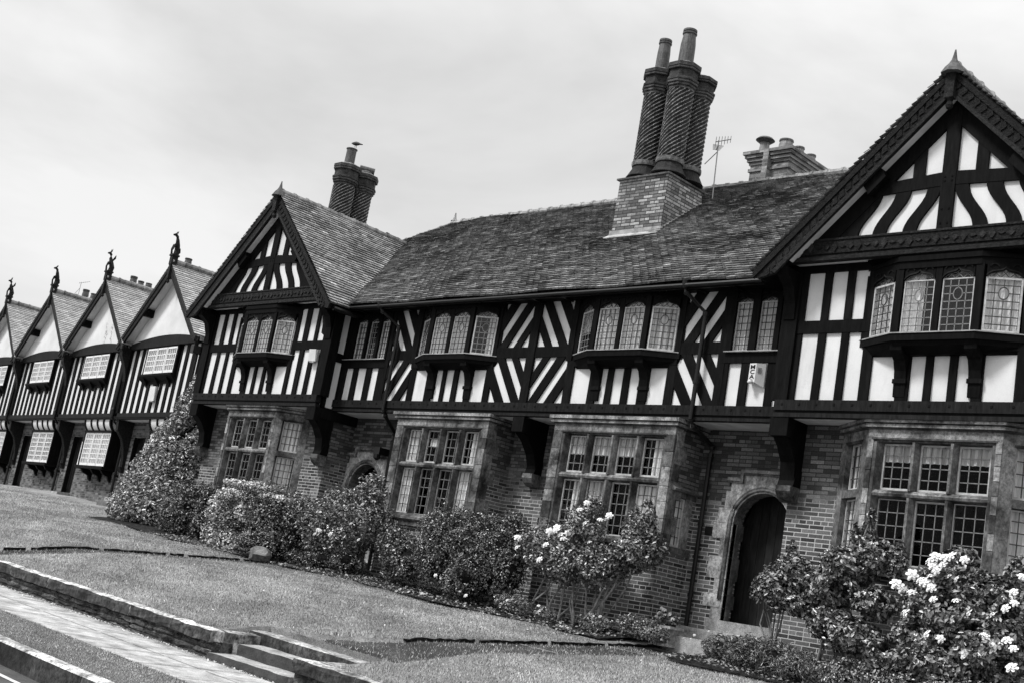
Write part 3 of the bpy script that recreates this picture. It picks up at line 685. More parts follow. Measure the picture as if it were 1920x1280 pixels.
# flat three-light windows at either end of the range
for X0,lights,cur in ((-21.40,((-21.16,-20.83),(-20.75,-20.46),(-20.37,-20.09)),('full','right_thin','full')),(-11.68,((-11.60,-11.29),(-11.16,-10.85),(-10.76,-10.47)),('dim','dim','dim'))):
    mb=MB(); xs_=[X0]+[c for l in lights for c in l]+[X0+1.36 if X0<-20 else -10.3]
    for i in range(0,len(xs_),2): mb.box(xs_[i],xs_[i+1],y0-.02,YC+.06,4.385,5.42,.8)
    for a,b in lights: spandrels(mb,(a,YC),(b,YC),5.20,.08,5.42,.03,.06)
    o=mb.build('window_frame',M['timber'],house)
    fl=MB(); fl.box(X0-.02,xs_[-1],y0-.06,YC,4.385,4.40); fl.build('lead_sill',M['leadflash'],o)
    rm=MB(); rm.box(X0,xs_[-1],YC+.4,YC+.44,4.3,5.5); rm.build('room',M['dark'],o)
    for (a,b),c in zip(lights,cur): window(house,(a,YC+.01),(b,YC+.01),4.405,5.20,.08,4 if X0<-20 else 3,7,cur=c,fw=.022 if c!='right_thin' else .012)
oriel(house,-17.97,YC,('full','dim','dim','right_thin'))
oriel(house,-13.75,YC,('topdim','dim','dim','dim'))

# -- brick ground floor with two arched doorways
def arch_pts(xc,r,zs,n_=20,rx=None): return [(xc+r*math.cos(math.pi*i/n_),zs+r*1.0*math.sin(math.pi*i/n_)) for i in range(n_+1)]
bw_=MB(); D1,D2=-20.78,-11.08; hole=.50; zs=1.84
xprev=-21.46
for xd in (D1,D2):
    bw_.box(xprev,xd-hole,YB,YB+.25,-.7,3.3)
    poly=[(xd-hole,3.3),(xd-hole,zs)]+[(x,z) for x,z in arch_pts(xd,hole,zs)[::-1]][1:-1]+[(xd+hole,zs),(xd+hole,3.3)]
    # region above the arch, in slices
    ap=arch_pts(xd,hole,zs)[::-1]
    for i in range(len(ap)-1):
        (xa,za),(xb,zb)=ap[i],ap[i+1]
        bw_.hexa([(xa,YB,za),(xb,YB,zb),(xb,YB+.25,zb),(xa,YB+.25,za),(xa,YB,3.3),(xb,YB,3.3),(xb,YB+.25,3.3),(xa,YB+.25,3.3)])
    xprev=xd+hole
bw_.box(xprev,-10.25,YB,YB+.25,-.7,3.3)
bw_.build('brick_wall',M['brick'],house)
wb=MB()
for xc in (XL,XR): wb=MB(); wb.box(xc-2.36,xc+2.35,YWB,YWB+.62,-.7,3.3); wb.build('wing_brick_wall',M['brick'],house)
for xd in (D1,D2):
    st=MB(); yf=YB-.02
    z=.34 if xd==D2 else .36; k=0
    while z<zs-.05:
        hh=min(rnd.uniform(.2,.36),zs-z)
        if zs-z-hh<.12: hh=zs-z
        e=.86 if k%2 else .70
        for s_ in (-1,1):
            xo=xd+s_*e; 
            if xd==D1 and s_<0: xo=max(xo,-21.455)
            if xd==D2 and s_>0: xo=min(xo,-10.27)
            st.box(min(xd+s_*hole,xo),max(xd+s_*hole,xo),yf,YB+.1,z+.003,z+hh-.003,rnd.uniform(.7,1.35))
            e2=.16 if k%2 else .08
            st.box(min(xd+s_*hole,xd+s_*(hole-.02)),max(xd+s_*hole,xd+s_*(hole-.02)),yf+.1,YB+.1+e2,z+.003,z+hh-.003,rnd.uniform(.25,.5))
        z+=hh; k+=1
    ap=arch_pts(xd,hole,zs)[::-1]
    def topz_(x):
        a=abs(x-xd); return 2.625 if a<.40 else 2.50
    ap=arch_pts(xd,hole,zs,20)[::-1]
    for i in range(len(ap)-1):
        (xa,za),(xb,zb)=ap[i],ap[i+1]; m_=(xa+xb)/2; t_=topz_(m_)
        st.hexa([(xa,yf,za),(xb,yf,zb),(xb,YB+.22,zb),(xa,YB+.22,za),(xa,yf,t_),(xb,yf,t_),(xb,YB+.02,t_),(xa,YB+.02,t_)],1.0+.25*math.sin(int((m_-xd+.6)/.3)*2.1))
    for s_ in (-1,1):
        for (za,zb,e) in ((zs+.003,2.07,.80),(2.073,2.34,.70),(2.343,2.50,.62)):
            xo=xd+s_*e
            if xd==D1 and s_<0: xo=max(xo,-21.455)
            if xd==D2 and s_>0: xo=min(xo,-10.27)
            st.box(min(xd+s_*hole,xo),max(xd+s_*hole,xo),yf,YB+.05,za,zb,rnd.uniform(.8,1.3))
    o=st.build('door_surround',M['stone_pale'],house)
    lb=MB()
    hp=[(xd-.66,2.50),(xd-.42,2.50),(xd-.42,2.63),(xd+.42,2.63),(xd+.42,2.50),(min(xd+.66,-10.28) if xd==D2 else xd+.66,2.50)]
    for i in range(5):
        (xa,za),(xb,zb)=hp[i],hp[i+1]
        if abs(za-zb)<.01: lb.box(xa-.02,xb+.02,yf-.05,YB,za,za+.05,1.1); lb.box(xa-.02,xb+.02,yf-.028,YB,za-.03,za,.6)
        else: lb.box(xa-.025,xa+.025,yf-.048,YB,min(za,zb)-.028,max(za,zb)+.045,.9)
    lb.build('hood_mould',M['stone'],o)
    rl=MB()
    for r_,ra,yy in ((.585,.02,yf),(.545,.026,yf-.008)):
        pth=[(xd-r_,yy,.66+rnd.uniform(0,.02)),(xd-r_,yy,1.2),(xd-r_,yy,zs)]+[(x,yy,z_) for x,z_ in arch_pts(xd,r_,zs)[::-1]][1:-1]+[(xd+r_,yy,zs),(xd+r_,yy,1.2),(xd+r_,yy,.66)]
        rl.tube(pth,ra,8,.8)
    rl.build('arch_moulding',M['stone'],o,smooth=True)
    dr=MB(); yd=YB+.42; ra=hole+.1
    zsl=.36
    for i in range(8):
        xa,xb=xd-ra+2*ra*i/8+.003,xd-ra+2*ra*(i+1)/8-.003
        h_=lambda x:zs+math.sqrt(max(.0001,ra*ra-(x-xd)**2))
        dr.hexa([(xa,yd,zsl),(xb,yd,zsl),(xb,yd+.04,zsl),(xa,yd+.04,zsl),(xa,yd,h_(xa)),(xb,yd,h_(xb)),(xb,yd+.04,h_(xb)),(xa,yd+.04,h_(xa))],rnd.uniform(.7,1.3))
    d=dr.build('door',M['door'],house)
    hb=MB(); hb.tube([(xd+.3,yd-.05,1.25),(xd+.3,yd-.0,1.25)],.022,8); hb.build('door_knob',M['iron'],d)
    pw=MB()  # porch reveal and lobby, their darkness put into a near-black colour
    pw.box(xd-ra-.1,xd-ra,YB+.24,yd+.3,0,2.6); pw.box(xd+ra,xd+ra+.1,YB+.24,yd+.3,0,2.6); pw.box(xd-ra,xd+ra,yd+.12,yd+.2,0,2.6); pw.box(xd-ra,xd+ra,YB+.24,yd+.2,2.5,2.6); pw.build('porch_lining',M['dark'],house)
    sp_=MB()
    if xd==D2:
        sp_.box(xd-.66,xd+.62,YB-.16,YB+.5,.17,.36,1.0)
    else: sp_.box(xd-.6,xd+.6,YB-.14,YB+.5,.2,.36,.8)
    sp_.build('threshold',M['step'],house)
    for (xa,xb,ya,z_a,z_b) in (((xd-.98,xd+.6,15.86,.02,.19),(xd-1.36,xd+.6,15.55,-.3,.03)) if xd==D2 else ((xd-.2,xd+.62,15.75,.02,.2),)):
        s2=MB(); rock_box(s2,xa,xb,ya,YB-.0 if ya>15.8 else 15.9,z_a,z_a,z_b,z_b,.004,1.25,8); s2.build('door_step',M['step'],house)

# -- square stone bays
def square_bay(xL_,xR_,Yf,curU,curL,sidewin,pale):
    st=MB(); o0,o1=xL_+.25,xR_-.22
    def off(d): return [(xL_-d,YB),(xL_-d,Yf-d),(xR_+d,Yf-d),(xR_+d,YB)]
    cornice(st,off)
    for i in range(3):
        a=xL_+(xR_-xL_)*i/3; b=xL_+(xR_-xL_)*(i+1)/3
        st.box(a+.004,b-.004,Yf-rnd.uniform(0,.006),Yf+.2,3.05,3.175,rnd.uniform(.7,1.6))
    st.box(o0-.07,o1+.07,Yf-.012,Yf+.04,3.035,3.058,.35)
    jamb_blocks(st,xL_,o0-.05,Yf,Yf+.22,1.25,3.05); jamb_blocks(st,o1+.05,xR_,Yf,Yf+.22,1.25,3.05)
    st.prism([(Yf-.08,1.27),(Yf-.07,1.31),(Yf+.02,1.385),(Yf+.2,1.385),(Yf+.2,1.24),(Yf-.05,1.24)],xL_-.04,xR_+.04,.7,'yz')
    st.box(xL_-.02,xR_+.02,Yf-.03,Yf+.1,1.15,1.24,.6)
    stone_lights(house,st,o0,o1,Yf,4,curU,curL,pale=pale)
    # quoins on the right-hand return
    z=1.25; k=0
    while z<3.1:
        hh=min(.27,3.12-z); e=.22 if k%2 else .10
        st.box(xR_-.05,xR_+.014,Yf+.05,Yf+.12+e,z+.003,z+hh-.003,rnd.uniform(.35,1.0)); z+=hh; k+=1
    o=st.build('stone_bay',M['stone'],house)
    b=MB(); b.box(xL_+.02,xR_-.02,Yf+.03,YB+.02,-.6,1.2); b.box(xL_,xL_+.1,Yf+.21,YB,1.2,3.17)
    if sidewin:
        b.box(xR_-.1,xR_,Yf+.21,YB,2.3,3.17); b.box(xR_-.1,xR_,Yf+.21,YB,1.2,1.28); b.box(xR_-.1,xR_,16.12,YB,1.28,2.3)
        s3=MB(); s3.box(xR_-.09,xR_+.03,Yf+.1,YB-.02,1.24,1.34,.5); s3.prism([(xR_-.02,2.20),(xR_+.085,2.20),(xR_+.10,2.235),(xR_+.02,2.29),(xR_-.02,2.29)],Yf+.08,YB-.06,.5); s3.box(xR_-.1,xR_+.012,Yf+.1,YB-.02,2.12,2.2,.6)
        s3.box(xR_-.1,xR_+.012,16.04,16.2,1.34,2.12,1.1); s3.box(xR_-.1,xR_+.012,Yf+.1,Yf+.17,1.34,2.12,.8); s3.build('side_window_surround',M['stone'],o)
        window(house,(xR_-.03,Yf+.18),(xR_-.03,16.03),1.35,2.11,0,3,5,cur='full',fw=.024,lead=.005)
    else: b.box(xR_-.1,xR_,Yf+.21,YB,1.2,3.17)
    b.build('bay_brickwork',M['brick'],o)
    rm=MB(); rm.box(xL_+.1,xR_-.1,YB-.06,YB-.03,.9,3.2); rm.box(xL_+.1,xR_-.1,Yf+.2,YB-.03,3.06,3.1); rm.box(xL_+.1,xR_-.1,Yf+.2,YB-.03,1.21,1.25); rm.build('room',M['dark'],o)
square_bay(-19.23,-16.66,15.60,('full','card','none','right'),('full','none','none','left'),False,((0,1),(1,1),(2,1),(3,1),(0,0)))
square_bay(-14.96,-12.35,15.54,('topdim','topdim','topdim','right'),('right','pelmet','none','full'),True,((0,1),(1,1),(2,1),(3,1),(0,0),(2,0),(3,0)))

# -- canted stone bays under the gables
def canted_bay(xc,curU,curL,curS):
    Yf=15.25; st=MB(); hw=.93; ew=1.58
    def off(d): return [(xc-ew-d*1.2,YWB),(xc-hw-d*.6,Yf-d),(xc+hw+d*.6,Yf-d),(xc+ew+d*1.2,YWB)]
    cornice(st,off)
    o0,o1=xc-.80,xc+.80
    st.box(xc-hw,xc+hw,Yf,Yf+.2,3.05,3.175,1.2); st.box(o0-.07,o1+.07,Yf-.012,Yf+.04,3.035,3.058,.35)
    jamb_blocks(st,xc-hw,o0-.05,Yf,Yf+.2,1.28,3.05,.2); jamb_blocks(st,o1+.05,xc+hw,Yf,Yf+.2,1.28,3.05,.2)
    extr(st,off(.05),1.22,1.34,.7,off(.03)); extr(st,off(.01),1.34,1.385,.6)
    stone_lights(house,st,o0,o1,Yf,3,curU,curL,pale=((0,1),(1,1),(2,1),(1,0)))
    for s_ in (-1,1):
        A_=(xc+s_*hw,Yf); B_=(xc+s_*ew,YWB)
        if s_<0: A_,B_=B_,A_
        L_=math.hypot(B_[0]-A_[0],B_[1]-A_[1]); tx,ty=(B_[0]-A_[0])/L_,(B_[1]-A_[1])/L_
        pt=lambda u:(A_[0]+tx*u,A_[1]+ty*u)
        u0,u1=.17,L_-.17
        st.slab(pt(0.003),pt(u0),.15,1.28,3.17,.8); st.slab(pt(u1),pt(L_-.003),.15,1.28,3.17,.7); st.slab(pt(u0),pt(u1),.15,3.02,3.17,1.1); st.slab(pt(u0),pt(u1),.13,2.25,2.36,.5)
        # hood over the light
        a,b=pt(u0-.03),pt(u1+.03); nx_,ny_=ty,-tx
        st.hexa([(a[0],a[1],3.0),(b[0],b[1],3.0),(b[0]+nx_*-.02,b[1]+ny_*-.02,3.0),(a[0]+nx_*-.02,a[1]+ny_*-.02,3.0),(a[0]+nx_*.025,a[1]+ny_*.025,3.03),(b[0]+nx_*.025,b[1]+ny_*.025,3.03),(b[0],b[1],3.04),(a[0],a[1],3.04)],.4)
        ins=lambda p:(p[0]-nx_*.09,p[1]-ny_*.09)
        window(house,ins(pt(u0+.01)),ins(pt(u1-.01)),2.37,3.01,0,4,4,cur=curS,fw=.022,lead=.0065)
        window(house,ins(pt(u0+.01)),ins(pt(u1-.01)),1.39,2.24,0,4,6,cur=curS,fw=.022,lead=.0065)
    o=st.build('stone_bay',M['stone'],house)
    b=MB(); extr(b,[(xc-ew+.03,YWB+.02),(xc-hw+.01,Yf+.03),(xc+hw-.01,Yf+.03),(xc+ew-.03,YWB+.02)],-.6,1.215); b.build('bay_brickwork',M['brick'],o)
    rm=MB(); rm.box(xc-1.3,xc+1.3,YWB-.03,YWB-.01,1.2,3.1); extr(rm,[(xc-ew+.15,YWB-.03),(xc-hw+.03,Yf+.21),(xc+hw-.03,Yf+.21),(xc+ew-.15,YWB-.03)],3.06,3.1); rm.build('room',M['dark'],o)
canted_bay(XL,('none','none','none'),('none','none','none'),'full')
canted_bay(XR,('pelmet','pelmet','pelmet'),('none','none','none'),'full')

# -- gabled wings
SL=.968
def roofz(dx): return 8.10-SL*abs(dx)
def wing(xc,left):
    rel=lambda L_:[(xc+a,xc+b) for a,b in L_]
    y0,y1=YW-TF,YW+.02
    lows=rel([(-2.14,-1.87),(-1.75,-1.50),(-1.38,-1.13)]); lowr=rel([(1.17,1.40),(1.55,1.79),(1.91,2.14)])
    under=rel([(-.98,-.58),(-.40,-.18),(-.08,.15),(.26,.48),(.62,1.04)])
    pl=MB(); pl.box(xc-2.35,xc-1.12,YW,YW+.1,3.5,5.5); pl.box(xc+1.12,xc+2.30,YW,YW+.1,3.5,5.5); pl.box(xc-1.12,xc+1.12,YW,YW+.1,3.5,4.28); pl.build('wing_plaster',M['plaster'],house)
    t=MB()
    studs(t,lows,xc-2.37,xc-1.06,3.53,4.515,y0,y1); studs(t,lows,xc-2.37,xc-1.06,4.70,5.42,y0,y1)
    studs(t,lowr,xc+1.06,xc+2.35,3.53,4.515,y0,y1); studs(t,lowr,xc+1.06,xc+2.35,4.70,5.42,y0,y1)
    t.box(xc-2.37,xc-1.06,y0-.004,y1,4.515,4.70); t.box(xc+1.06,xc+2.35,y0-.004,y1,4.515,4.70)
    studs(t,under,xc-1.06,xc+1.06,3.53,4.20,y0,y1); t.box(xc-1.06,xc+1.06,y0-.005,y1+.02,4.20,4.30)
    t.box(xc-2.37,xc+2.35,y0-.008,y1+.05,5.42,5.53)
    for s_ in (-1,1):   # corner posts and swept brackets under the gable feet
        t.box(xc+s_*2.36-.13,xc+s_*2.36+.13,YW-.07,YW+.16,3.53,5.5,1.1)
        if s_>0: t.prism([(xc+s_*2.45,5.5),(xc+s_*1.93,5.5),(xc+s_*1.98,5.35),(xc+s_*2.05,5.2),(xc+s_*2.11,5.02),(xc+s_*2.12,4.85),(xc+s_*2.2,4.8),(xc+s_*2.45,4.78)],YW-.09,YW,.9)
        t.prism([(YW-.45,5.42),(YW-.05,5.42),(YW-.05,4.70),(YW-.09,4.72),(YW-.11,4.95),(YW-.2,5.18),(YW-.4,5.32)],xc+s_*2.36-.09,xc+s_*2.36+.09,.9,'yz')
    t.build('wing_timbers',M['timber'],house)
    b=MB(); b.box(xc-2.42,xc+2.40,YW-.085,YW+.05,3.385,3.535,1.0); b.box(xc-2.40,xc+2.38,YW-.055,YW+.05,3.35,3.385,.5); b.box(xc-2.42,xc+2.40,YW-.07,YW+.05,3.29,3.35,1.3)
    for k in range(17): b.box(xc-2.3+k*.28,xc-2.27+k*.28,YW-.092,YW-.08,3.455,3.485,.3)
    b.box(xc+2.18,xc+2.40,YW+.05,YB,3.10,3.30,.5); b.box(xc-2.42,xc-2.2,YW+.05,YWB,3.10,3.30,.5)
    b.build('wing_bressummer',M['timber_beam'],house)
    s=MB(); s.box(xc-2.35,xc+2.33,YW+.05,YWB+.02,3.30,3.33); s.build('wing_soffit',M['soffit'],house)
    # side return
    r=MB(); X=xc+2.35; r.box(X-.05,X,YW+.1,YC+.02,3.3,5.45); r.build('return_plaster',M['plaster'],house); r=MB(); r.box(xc-2.35,xc-2.30,YW+.1,19,3.3,5.45); r.build('return_plaster',M['plaster'],house)
    r=MB(); r.box(X-.02,X+.035,YW+.1,YW+.19,3.3,5.5,.8); r.box(X-.02,X+.03,YC-.05,YC,3.3,5.5,.8); r.box(X-.02,X+.035,YW+.19,YC-.05,4.315,4.50,.9); r.box(X-.02,X+.035,YW+.19,YC-.05,5.40,5.5,.9); r.box(X-.02,X+.035,YW+.1,YC,3.27,3.33,.9); r.build('return_timbers',M['timber'],house)
    # gable
    Yg=14.95; g=MB(); g.prism([(xc-1.75,5.75),(xc+1.75,5.75),(xc,7.5)],Yg,Yg+.15); g.build('gable_plaster',M['plaster'],house)
    g=MB(); ya,yb=Yg-.035,Yg+.02
    for s_ in (-1,1):
        g.prism([(xc+s_*2.5,5.52),(xc+s_*1.60,5.80),(xc,7.37),(xc,7.66)],ya-.008,yb+.06,.9)
        g.prism([(xc+s_*.36,6.55),(xc+s_*.53,6.55),(xc+s_*.53,6.95),(xc+s_*.36,7.1)],ya,yb,1.3)
        for bot,tp in (((.85,1.05),(.53,.75)),((.40,.60),(.10,.29)),((1.28,1.55),(.96,1.16))):
            n_=10; L_=[];R_=[]
            for i in range(n_+1):
                q=i/n_; w_=q*q*(3-2*q)
                e=(q+w_*1.4)/2.4+.055*math.sin(q*math.pi*2)*-1
                L_.append((xc+s_*(bot[0]+(tp[0]-bot[0])*e),5.80+.64*q)); R_.append((xc+s_*(bot[1]+(tp[1]-bot[1])*e),5.80+.64*q))
            for i in range(n_): g.prism([L_[i],R_[i],R_[i+1],L_[i+1]],ya,yb,1.0)
        g.prism([(xc,6.445),(xc+s_*1.0,6.40),(xc+s_*.85,6.58),(xc,6.64)],ya-.006,yb,1.1)
    g.box(xc-.1,xc+.1,ya-.014,yb,5.8,7.6,1.2)
    for z_ in (5.9,6.1,6.5,6.56): 
        for s_ in (-.05,.05): g.box(xc+s_-.012,xc+s_+.012,ya-.02,ya,z_-.012,z_+.012,.3)
    g.build('gable_timbers',M['timber'],house)
    g=MB(); g.box(xc-2.46,xc+2.46,Yg-.07,Yg+.05,5.50,5.56,1.4); g.box(xc-2.38,xc+2.38,Yg-.045,Yg+.1,5.56,5.60,.5); g.box(xc-2.32,xc+2.32,Yg-.06,Yg+.1,5.60,5.79,1.2); g.box(xc-2.1,xc+2.1,Yg-.075,Yg+.1,5.79,5.82,1.5)
    for k in range(34):
        x=xc-2.1+k*.127; hgt=.05+.03*math.sin(k*2.1)
        g.prism([(x-.05,5.69),(x,5.69+hgt),(x+.05,5.69),(x,5.69-hgt)],Yg-.078,Yg-.055,rnd.uniform(.8,2.4))
    g.build('carved_tie_beam',M['carved'],house)
    s=MB(); s.box(xc-2.33,xc+2.33,Yg+.05,YW+.02,5.535,5.56); s.build('gable_soffit',M['soffit'],house)
    # barge boards, soffits, purlin ends
    yv=14.75
    for s_ in (-1,1):
        q=MB(); q.prism([(xc+s_*2.80,5.30),(xc+s_*2.72,5.24),(xc+s_*2.45,5.30),(xc,7.66),(xc,8.0)],yv-.03,yv+.03,1.0)
        q.prism([(xc+s_*2.80,5.34),(xc+s_*2.78,5.24),(xc,7.93),(xc,8.03)],yv-.055,yv,.7); q.prism([(xc+s_*2.5,5.34),(xc+s_*2.42,5.30),(xc,7.66),(xc,7.72)],yv-.045,yv,1.8)
        if not left or s_>0:
            for k in range(26):
                f_=(k+.5)/26; x=xc+s_*(2.6-2.55*f_); z_=5.27+ (7.83-5.27)*f_
                q.prism([(x-.035,z_-.07),(x+.045,z_-.02),(x+.02,z_+.075),(x-.045,z_+.03)],yv-.045,yv-.028,rnd.uniform(.4,1.2))
        q.build('barge_board',M['carved'],house)
        so_=MB(); so_.prism([(xc+s_*2.25,5.50),(xc+s_*2.25,5.54),(xc,7.70),(xc,7.66)],yv+.03,Yg+.05,1.0); so_.build('verge_soffit',M['soffit'],house)
        p_=MB(); 
        p_.prism([(xc+s_*1.22,6.56),(xc+s_*.98,6.80),(xc+s_*.86,6.62),(xc+s_*1.10,6.38)],yv+.02,Yg+.02,.8); p_.build('purlin_end',M['timber'],house)
    f_=MB(); f_.box(xc-.065,xc+.065,yv-.10,yv+.02,7.60,7.98,1.6); f_.lathe((xc,yv-.04,7.44),[(.01,0),(.04,.02),(.055,.06),(.04,.10),(.03,.12),(.06,.16)],10,tint=1.3); f_.build('drop_finial',M['carved'],house)
    f_=MB(); f_.lathe((xc,yv-.03,7.96),[(.17,0),(.12,.09),(.07,.15),(.04,.21),(.022,.29),(.010,.36)],8,tint=.35); f_.build('roof_finial',M['ridge'],house)
for xc,l in ((XL,True),(XR,False)): wing(xc,l)
oriel(house,XL,YW,('dim','full','full','full')); oriel(house,XR,YW,('dim','left','none','full'))
# jetty brackets
def bracket(x,yf_,yw,corb=True,w_=.105,par=None):
    d=yw-yf_; b=MB()
    b.prism([(yf_,3.295),(yw,3.295),(yw,2.36),(yw-.17,2.36),(yw-.18,2.5),(yw-d*.40,2.70),(yw-d*.66,2.90),(yf_+.045,3.02),(yf_,3.06)],x-w_,x+w_,.8,'yz'); b.box(x-w_-.03,x+w_+.03,yf_-.03,yf_+.14,3.02,3.29,1.1)
    b.prism([(yw-.2,2.36),(yw,2.36),(yw,2.6),(yw-.13,2.6)],x-w_-.012,x+w_+.012,.9,'yz')
    o=b.build('jetty_bracket',M['timber'],house)
    c=MB(); c.prism([(yw-.24,2.36),(yw,2.36),(yw,2.14),(yw-.1,2.14),(yw-.19,2.20),(yw-.24,2.28)],x-.12,x+.12,.7,'yz'); c.tube([(x-.125,yw-.19,2.29),(x+.125,yw-.19,2.29)],.05,8,.8); c.build('stone_corbel',M['stone'],o)
bracket(-15.94,YC-.03,YB); bracket(XR-2.31,YW-.03,YWB,w_=.12); bracket(XL+2.27,YW-.03,YWB,w_=.12); bracket(XL-2.3,YW-.03,YWB,w_=.12); bracket(XR+2.27,YW-.03,YWB,w_=.12)

# ---------------------------------------------------------------- roofs
def zmain(Y): return 5.47+.8*(Y-15.3)
def inwing(X,Y,z):
    for xc in (XL,XR):
        if abs(X-xc)<2.85 and roofz(X-xc)>z+.03: return True
    return False
def tiles(mb,O,u,v,nrm,W_,H,keep,gauge=.105,tw=.168,lift=.034,sag=None,tint=(.6,1.45)):
    O,u,v,nrm=Vector(O),Vector(u),Vector(v),Vector(nrm)
    rows=int(H/gauge)
    for r_ in range(rows):
        b=r_*gauge; jr=rnd.uniform(-.006,.006); off_=(r_%2)*tw/2+rnd.uniform(-.01,.01); n_=int(W_/tw)+2
        rt=rnd.uniform(.85,1.15)
        for i in range(-1,n_):
            a=i*tw+off_; 
            if a+tw<=0 or a>=W_: continue
            a0,a1=max(a,0)+.0025,min(a+tw,W_)-.0025
            c=O+u*((a0+a1)/2)+v*(b+gauge/2)
            if not keep(c.x,c.y,c.z): continue
            sg=sag((a0+a1)/2,b) if sag else 0
            l1=lift+rnd.uniform(-.003,.006); l0=rnd.uniform(-.001,.002)
            bb=b-rnd.uniform(0,.008)+jr
            p0=O+u*a0+v*bb+nrm*(l1+sg); p1=O+u*a1+v*bb+nrm*(l1+sg+rnd.uniform(-.002,.003)); p2=O+u*a1+v*(b+gauge+.01)+nrm*(l0+.004+sg); p3=O+u*a0+v*(b+gauge+.01)+nrm*(l0+.004+sg)
            t=rnd.uniform(*tint)*rt; k=rnd.random()
            if k<.04: t*=1.7
            mb.face([p0,p1,p2,p3],t)
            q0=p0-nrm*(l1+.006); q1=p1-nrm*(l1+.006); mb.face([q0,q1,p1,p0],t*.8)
def ridge_line(mb,A_,B_,seg=.33,r_=.085):
    A_,B_=Vector(A_),Vector(B_); L_=(B_-A_).length; n_=int(L_/seg); d=(B_-A_)/L_
    for i in range(n_):
        a=A_+d*(L_*i/n_); b=A_+d*(L_*(i+1)/n_-.012); h=Vector((0,0,rnd.uniform(-.008,.008)))
        mb.tube([a+h,a+d*.05+h,a+d*.06+h,b+h],[r_*1.22,r_*1.22,r_,r_*.97],8,rnd.uniform(.7,1.4))
rf=MB(); XE,XHe=-26.85,-23.6; XR1=0
P=lambda x,y,z:(x,y,z)
eF,eB=15.27,24.1
rf.face([P(XE,eF,5.43),P(XR1,eF,5.43),P(XR1,19.7,8.96),P(XHe,19.7,8.96)]); rf.face([P(XE,eB,5.43),P(XHe,19.7,8.96),P(XR1,19.7,8.96),P(XR1,eB,5.43)]); rf.face([P(XE,eF,5.43),P(XHe,19.7,8.96),P(XE,eB,5.43)]); rf.face([P(XR1,eF,5.43),P(XR1,eB,5.43),P(XR1,19.7,8.96)]); rf.face([P(XE,eF,5.40),P(XE,eB,5.40),P(XR1,eB,5.40),P(XR1,eF,5.40)])
rf.build('roof_deck',M['timber'],house)
sv=Vector((0,1,.8)).normalized(); nv=Vector((0,-.8,1)).normalized()
mb=MB()
def keepm(X,Y,z): return X>XHe-(19.7-Y)*.738 and not inwing(X,Y,z)
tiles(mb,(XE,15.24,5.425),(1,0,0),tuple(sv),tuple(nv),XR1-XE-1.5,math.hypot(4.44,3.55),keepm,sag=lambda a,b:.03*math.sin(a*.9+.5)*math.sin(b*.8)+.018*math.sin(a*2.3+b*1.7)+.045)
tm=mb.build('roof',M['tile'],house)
# left hip slope (mostly hidden)
mb=MB(); hv=Vector((3.25,0,3.53)).normalized(); hn_=Vector((-3.53,0,3.25)).normalized()
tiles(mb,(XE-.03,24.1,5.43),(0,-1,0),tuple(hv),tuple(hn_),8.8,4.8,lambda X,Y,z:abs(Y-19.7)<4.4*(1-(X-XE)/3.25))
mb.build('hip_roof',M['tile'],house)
mb=MB(); ridge_line(mb,(XHe,19.7,9.02),(XR1,19.7,9.02)); ridge_line(mb,(XHe,19.7,9.0),(XE,eF,5.5),.3,.07)
mb.lathe((XHe,19.7,9.08),[(.1,0),(.05,.05),(.03,.12),(.012,.22)],8)
mb.build('ridge_tiles',M['ridge'],house)
for xc in (XL,XR):
    d=MB()
    for s_ in (-1,1):
        d.prism([(xc+s_*2.80,5.33),(xc+s_*2.76,5.27),(xc,7.93),(xc,8.06)],14.72,18.8,1)
    d.build('wing_roof_deck',M['timber'],house)
    wl=math.hypot(1,SL)
    for s_ in (-1,1):
        mb=MB(); v=Vector((-s_,0,SL))/wl; n_=Vector((s_*SL,0,1))/wl
        kp=lambda X,Y,z:not(Y>15.25 and zmain(Y)>z+.02 and abs(Y-19.7)<4.5)
        tl=2.82*wl
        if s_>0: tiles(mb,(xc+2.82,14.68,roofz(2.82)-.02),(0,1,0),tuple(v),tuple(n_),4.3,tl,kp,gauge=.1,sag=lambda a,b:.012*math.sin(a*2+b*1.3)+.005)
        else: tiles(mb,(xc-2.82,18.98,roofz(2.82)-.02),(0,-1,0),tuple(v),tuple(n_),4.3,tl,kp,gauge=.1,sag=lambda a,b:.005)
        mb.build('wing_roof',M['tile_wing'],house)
    mb=MB(); ridge_line(mb,(xc,14.74,8.09),(xc,18.55,8.09),.33,.075); mb.build('wing_ridge_tiles',M['ridge'],house)
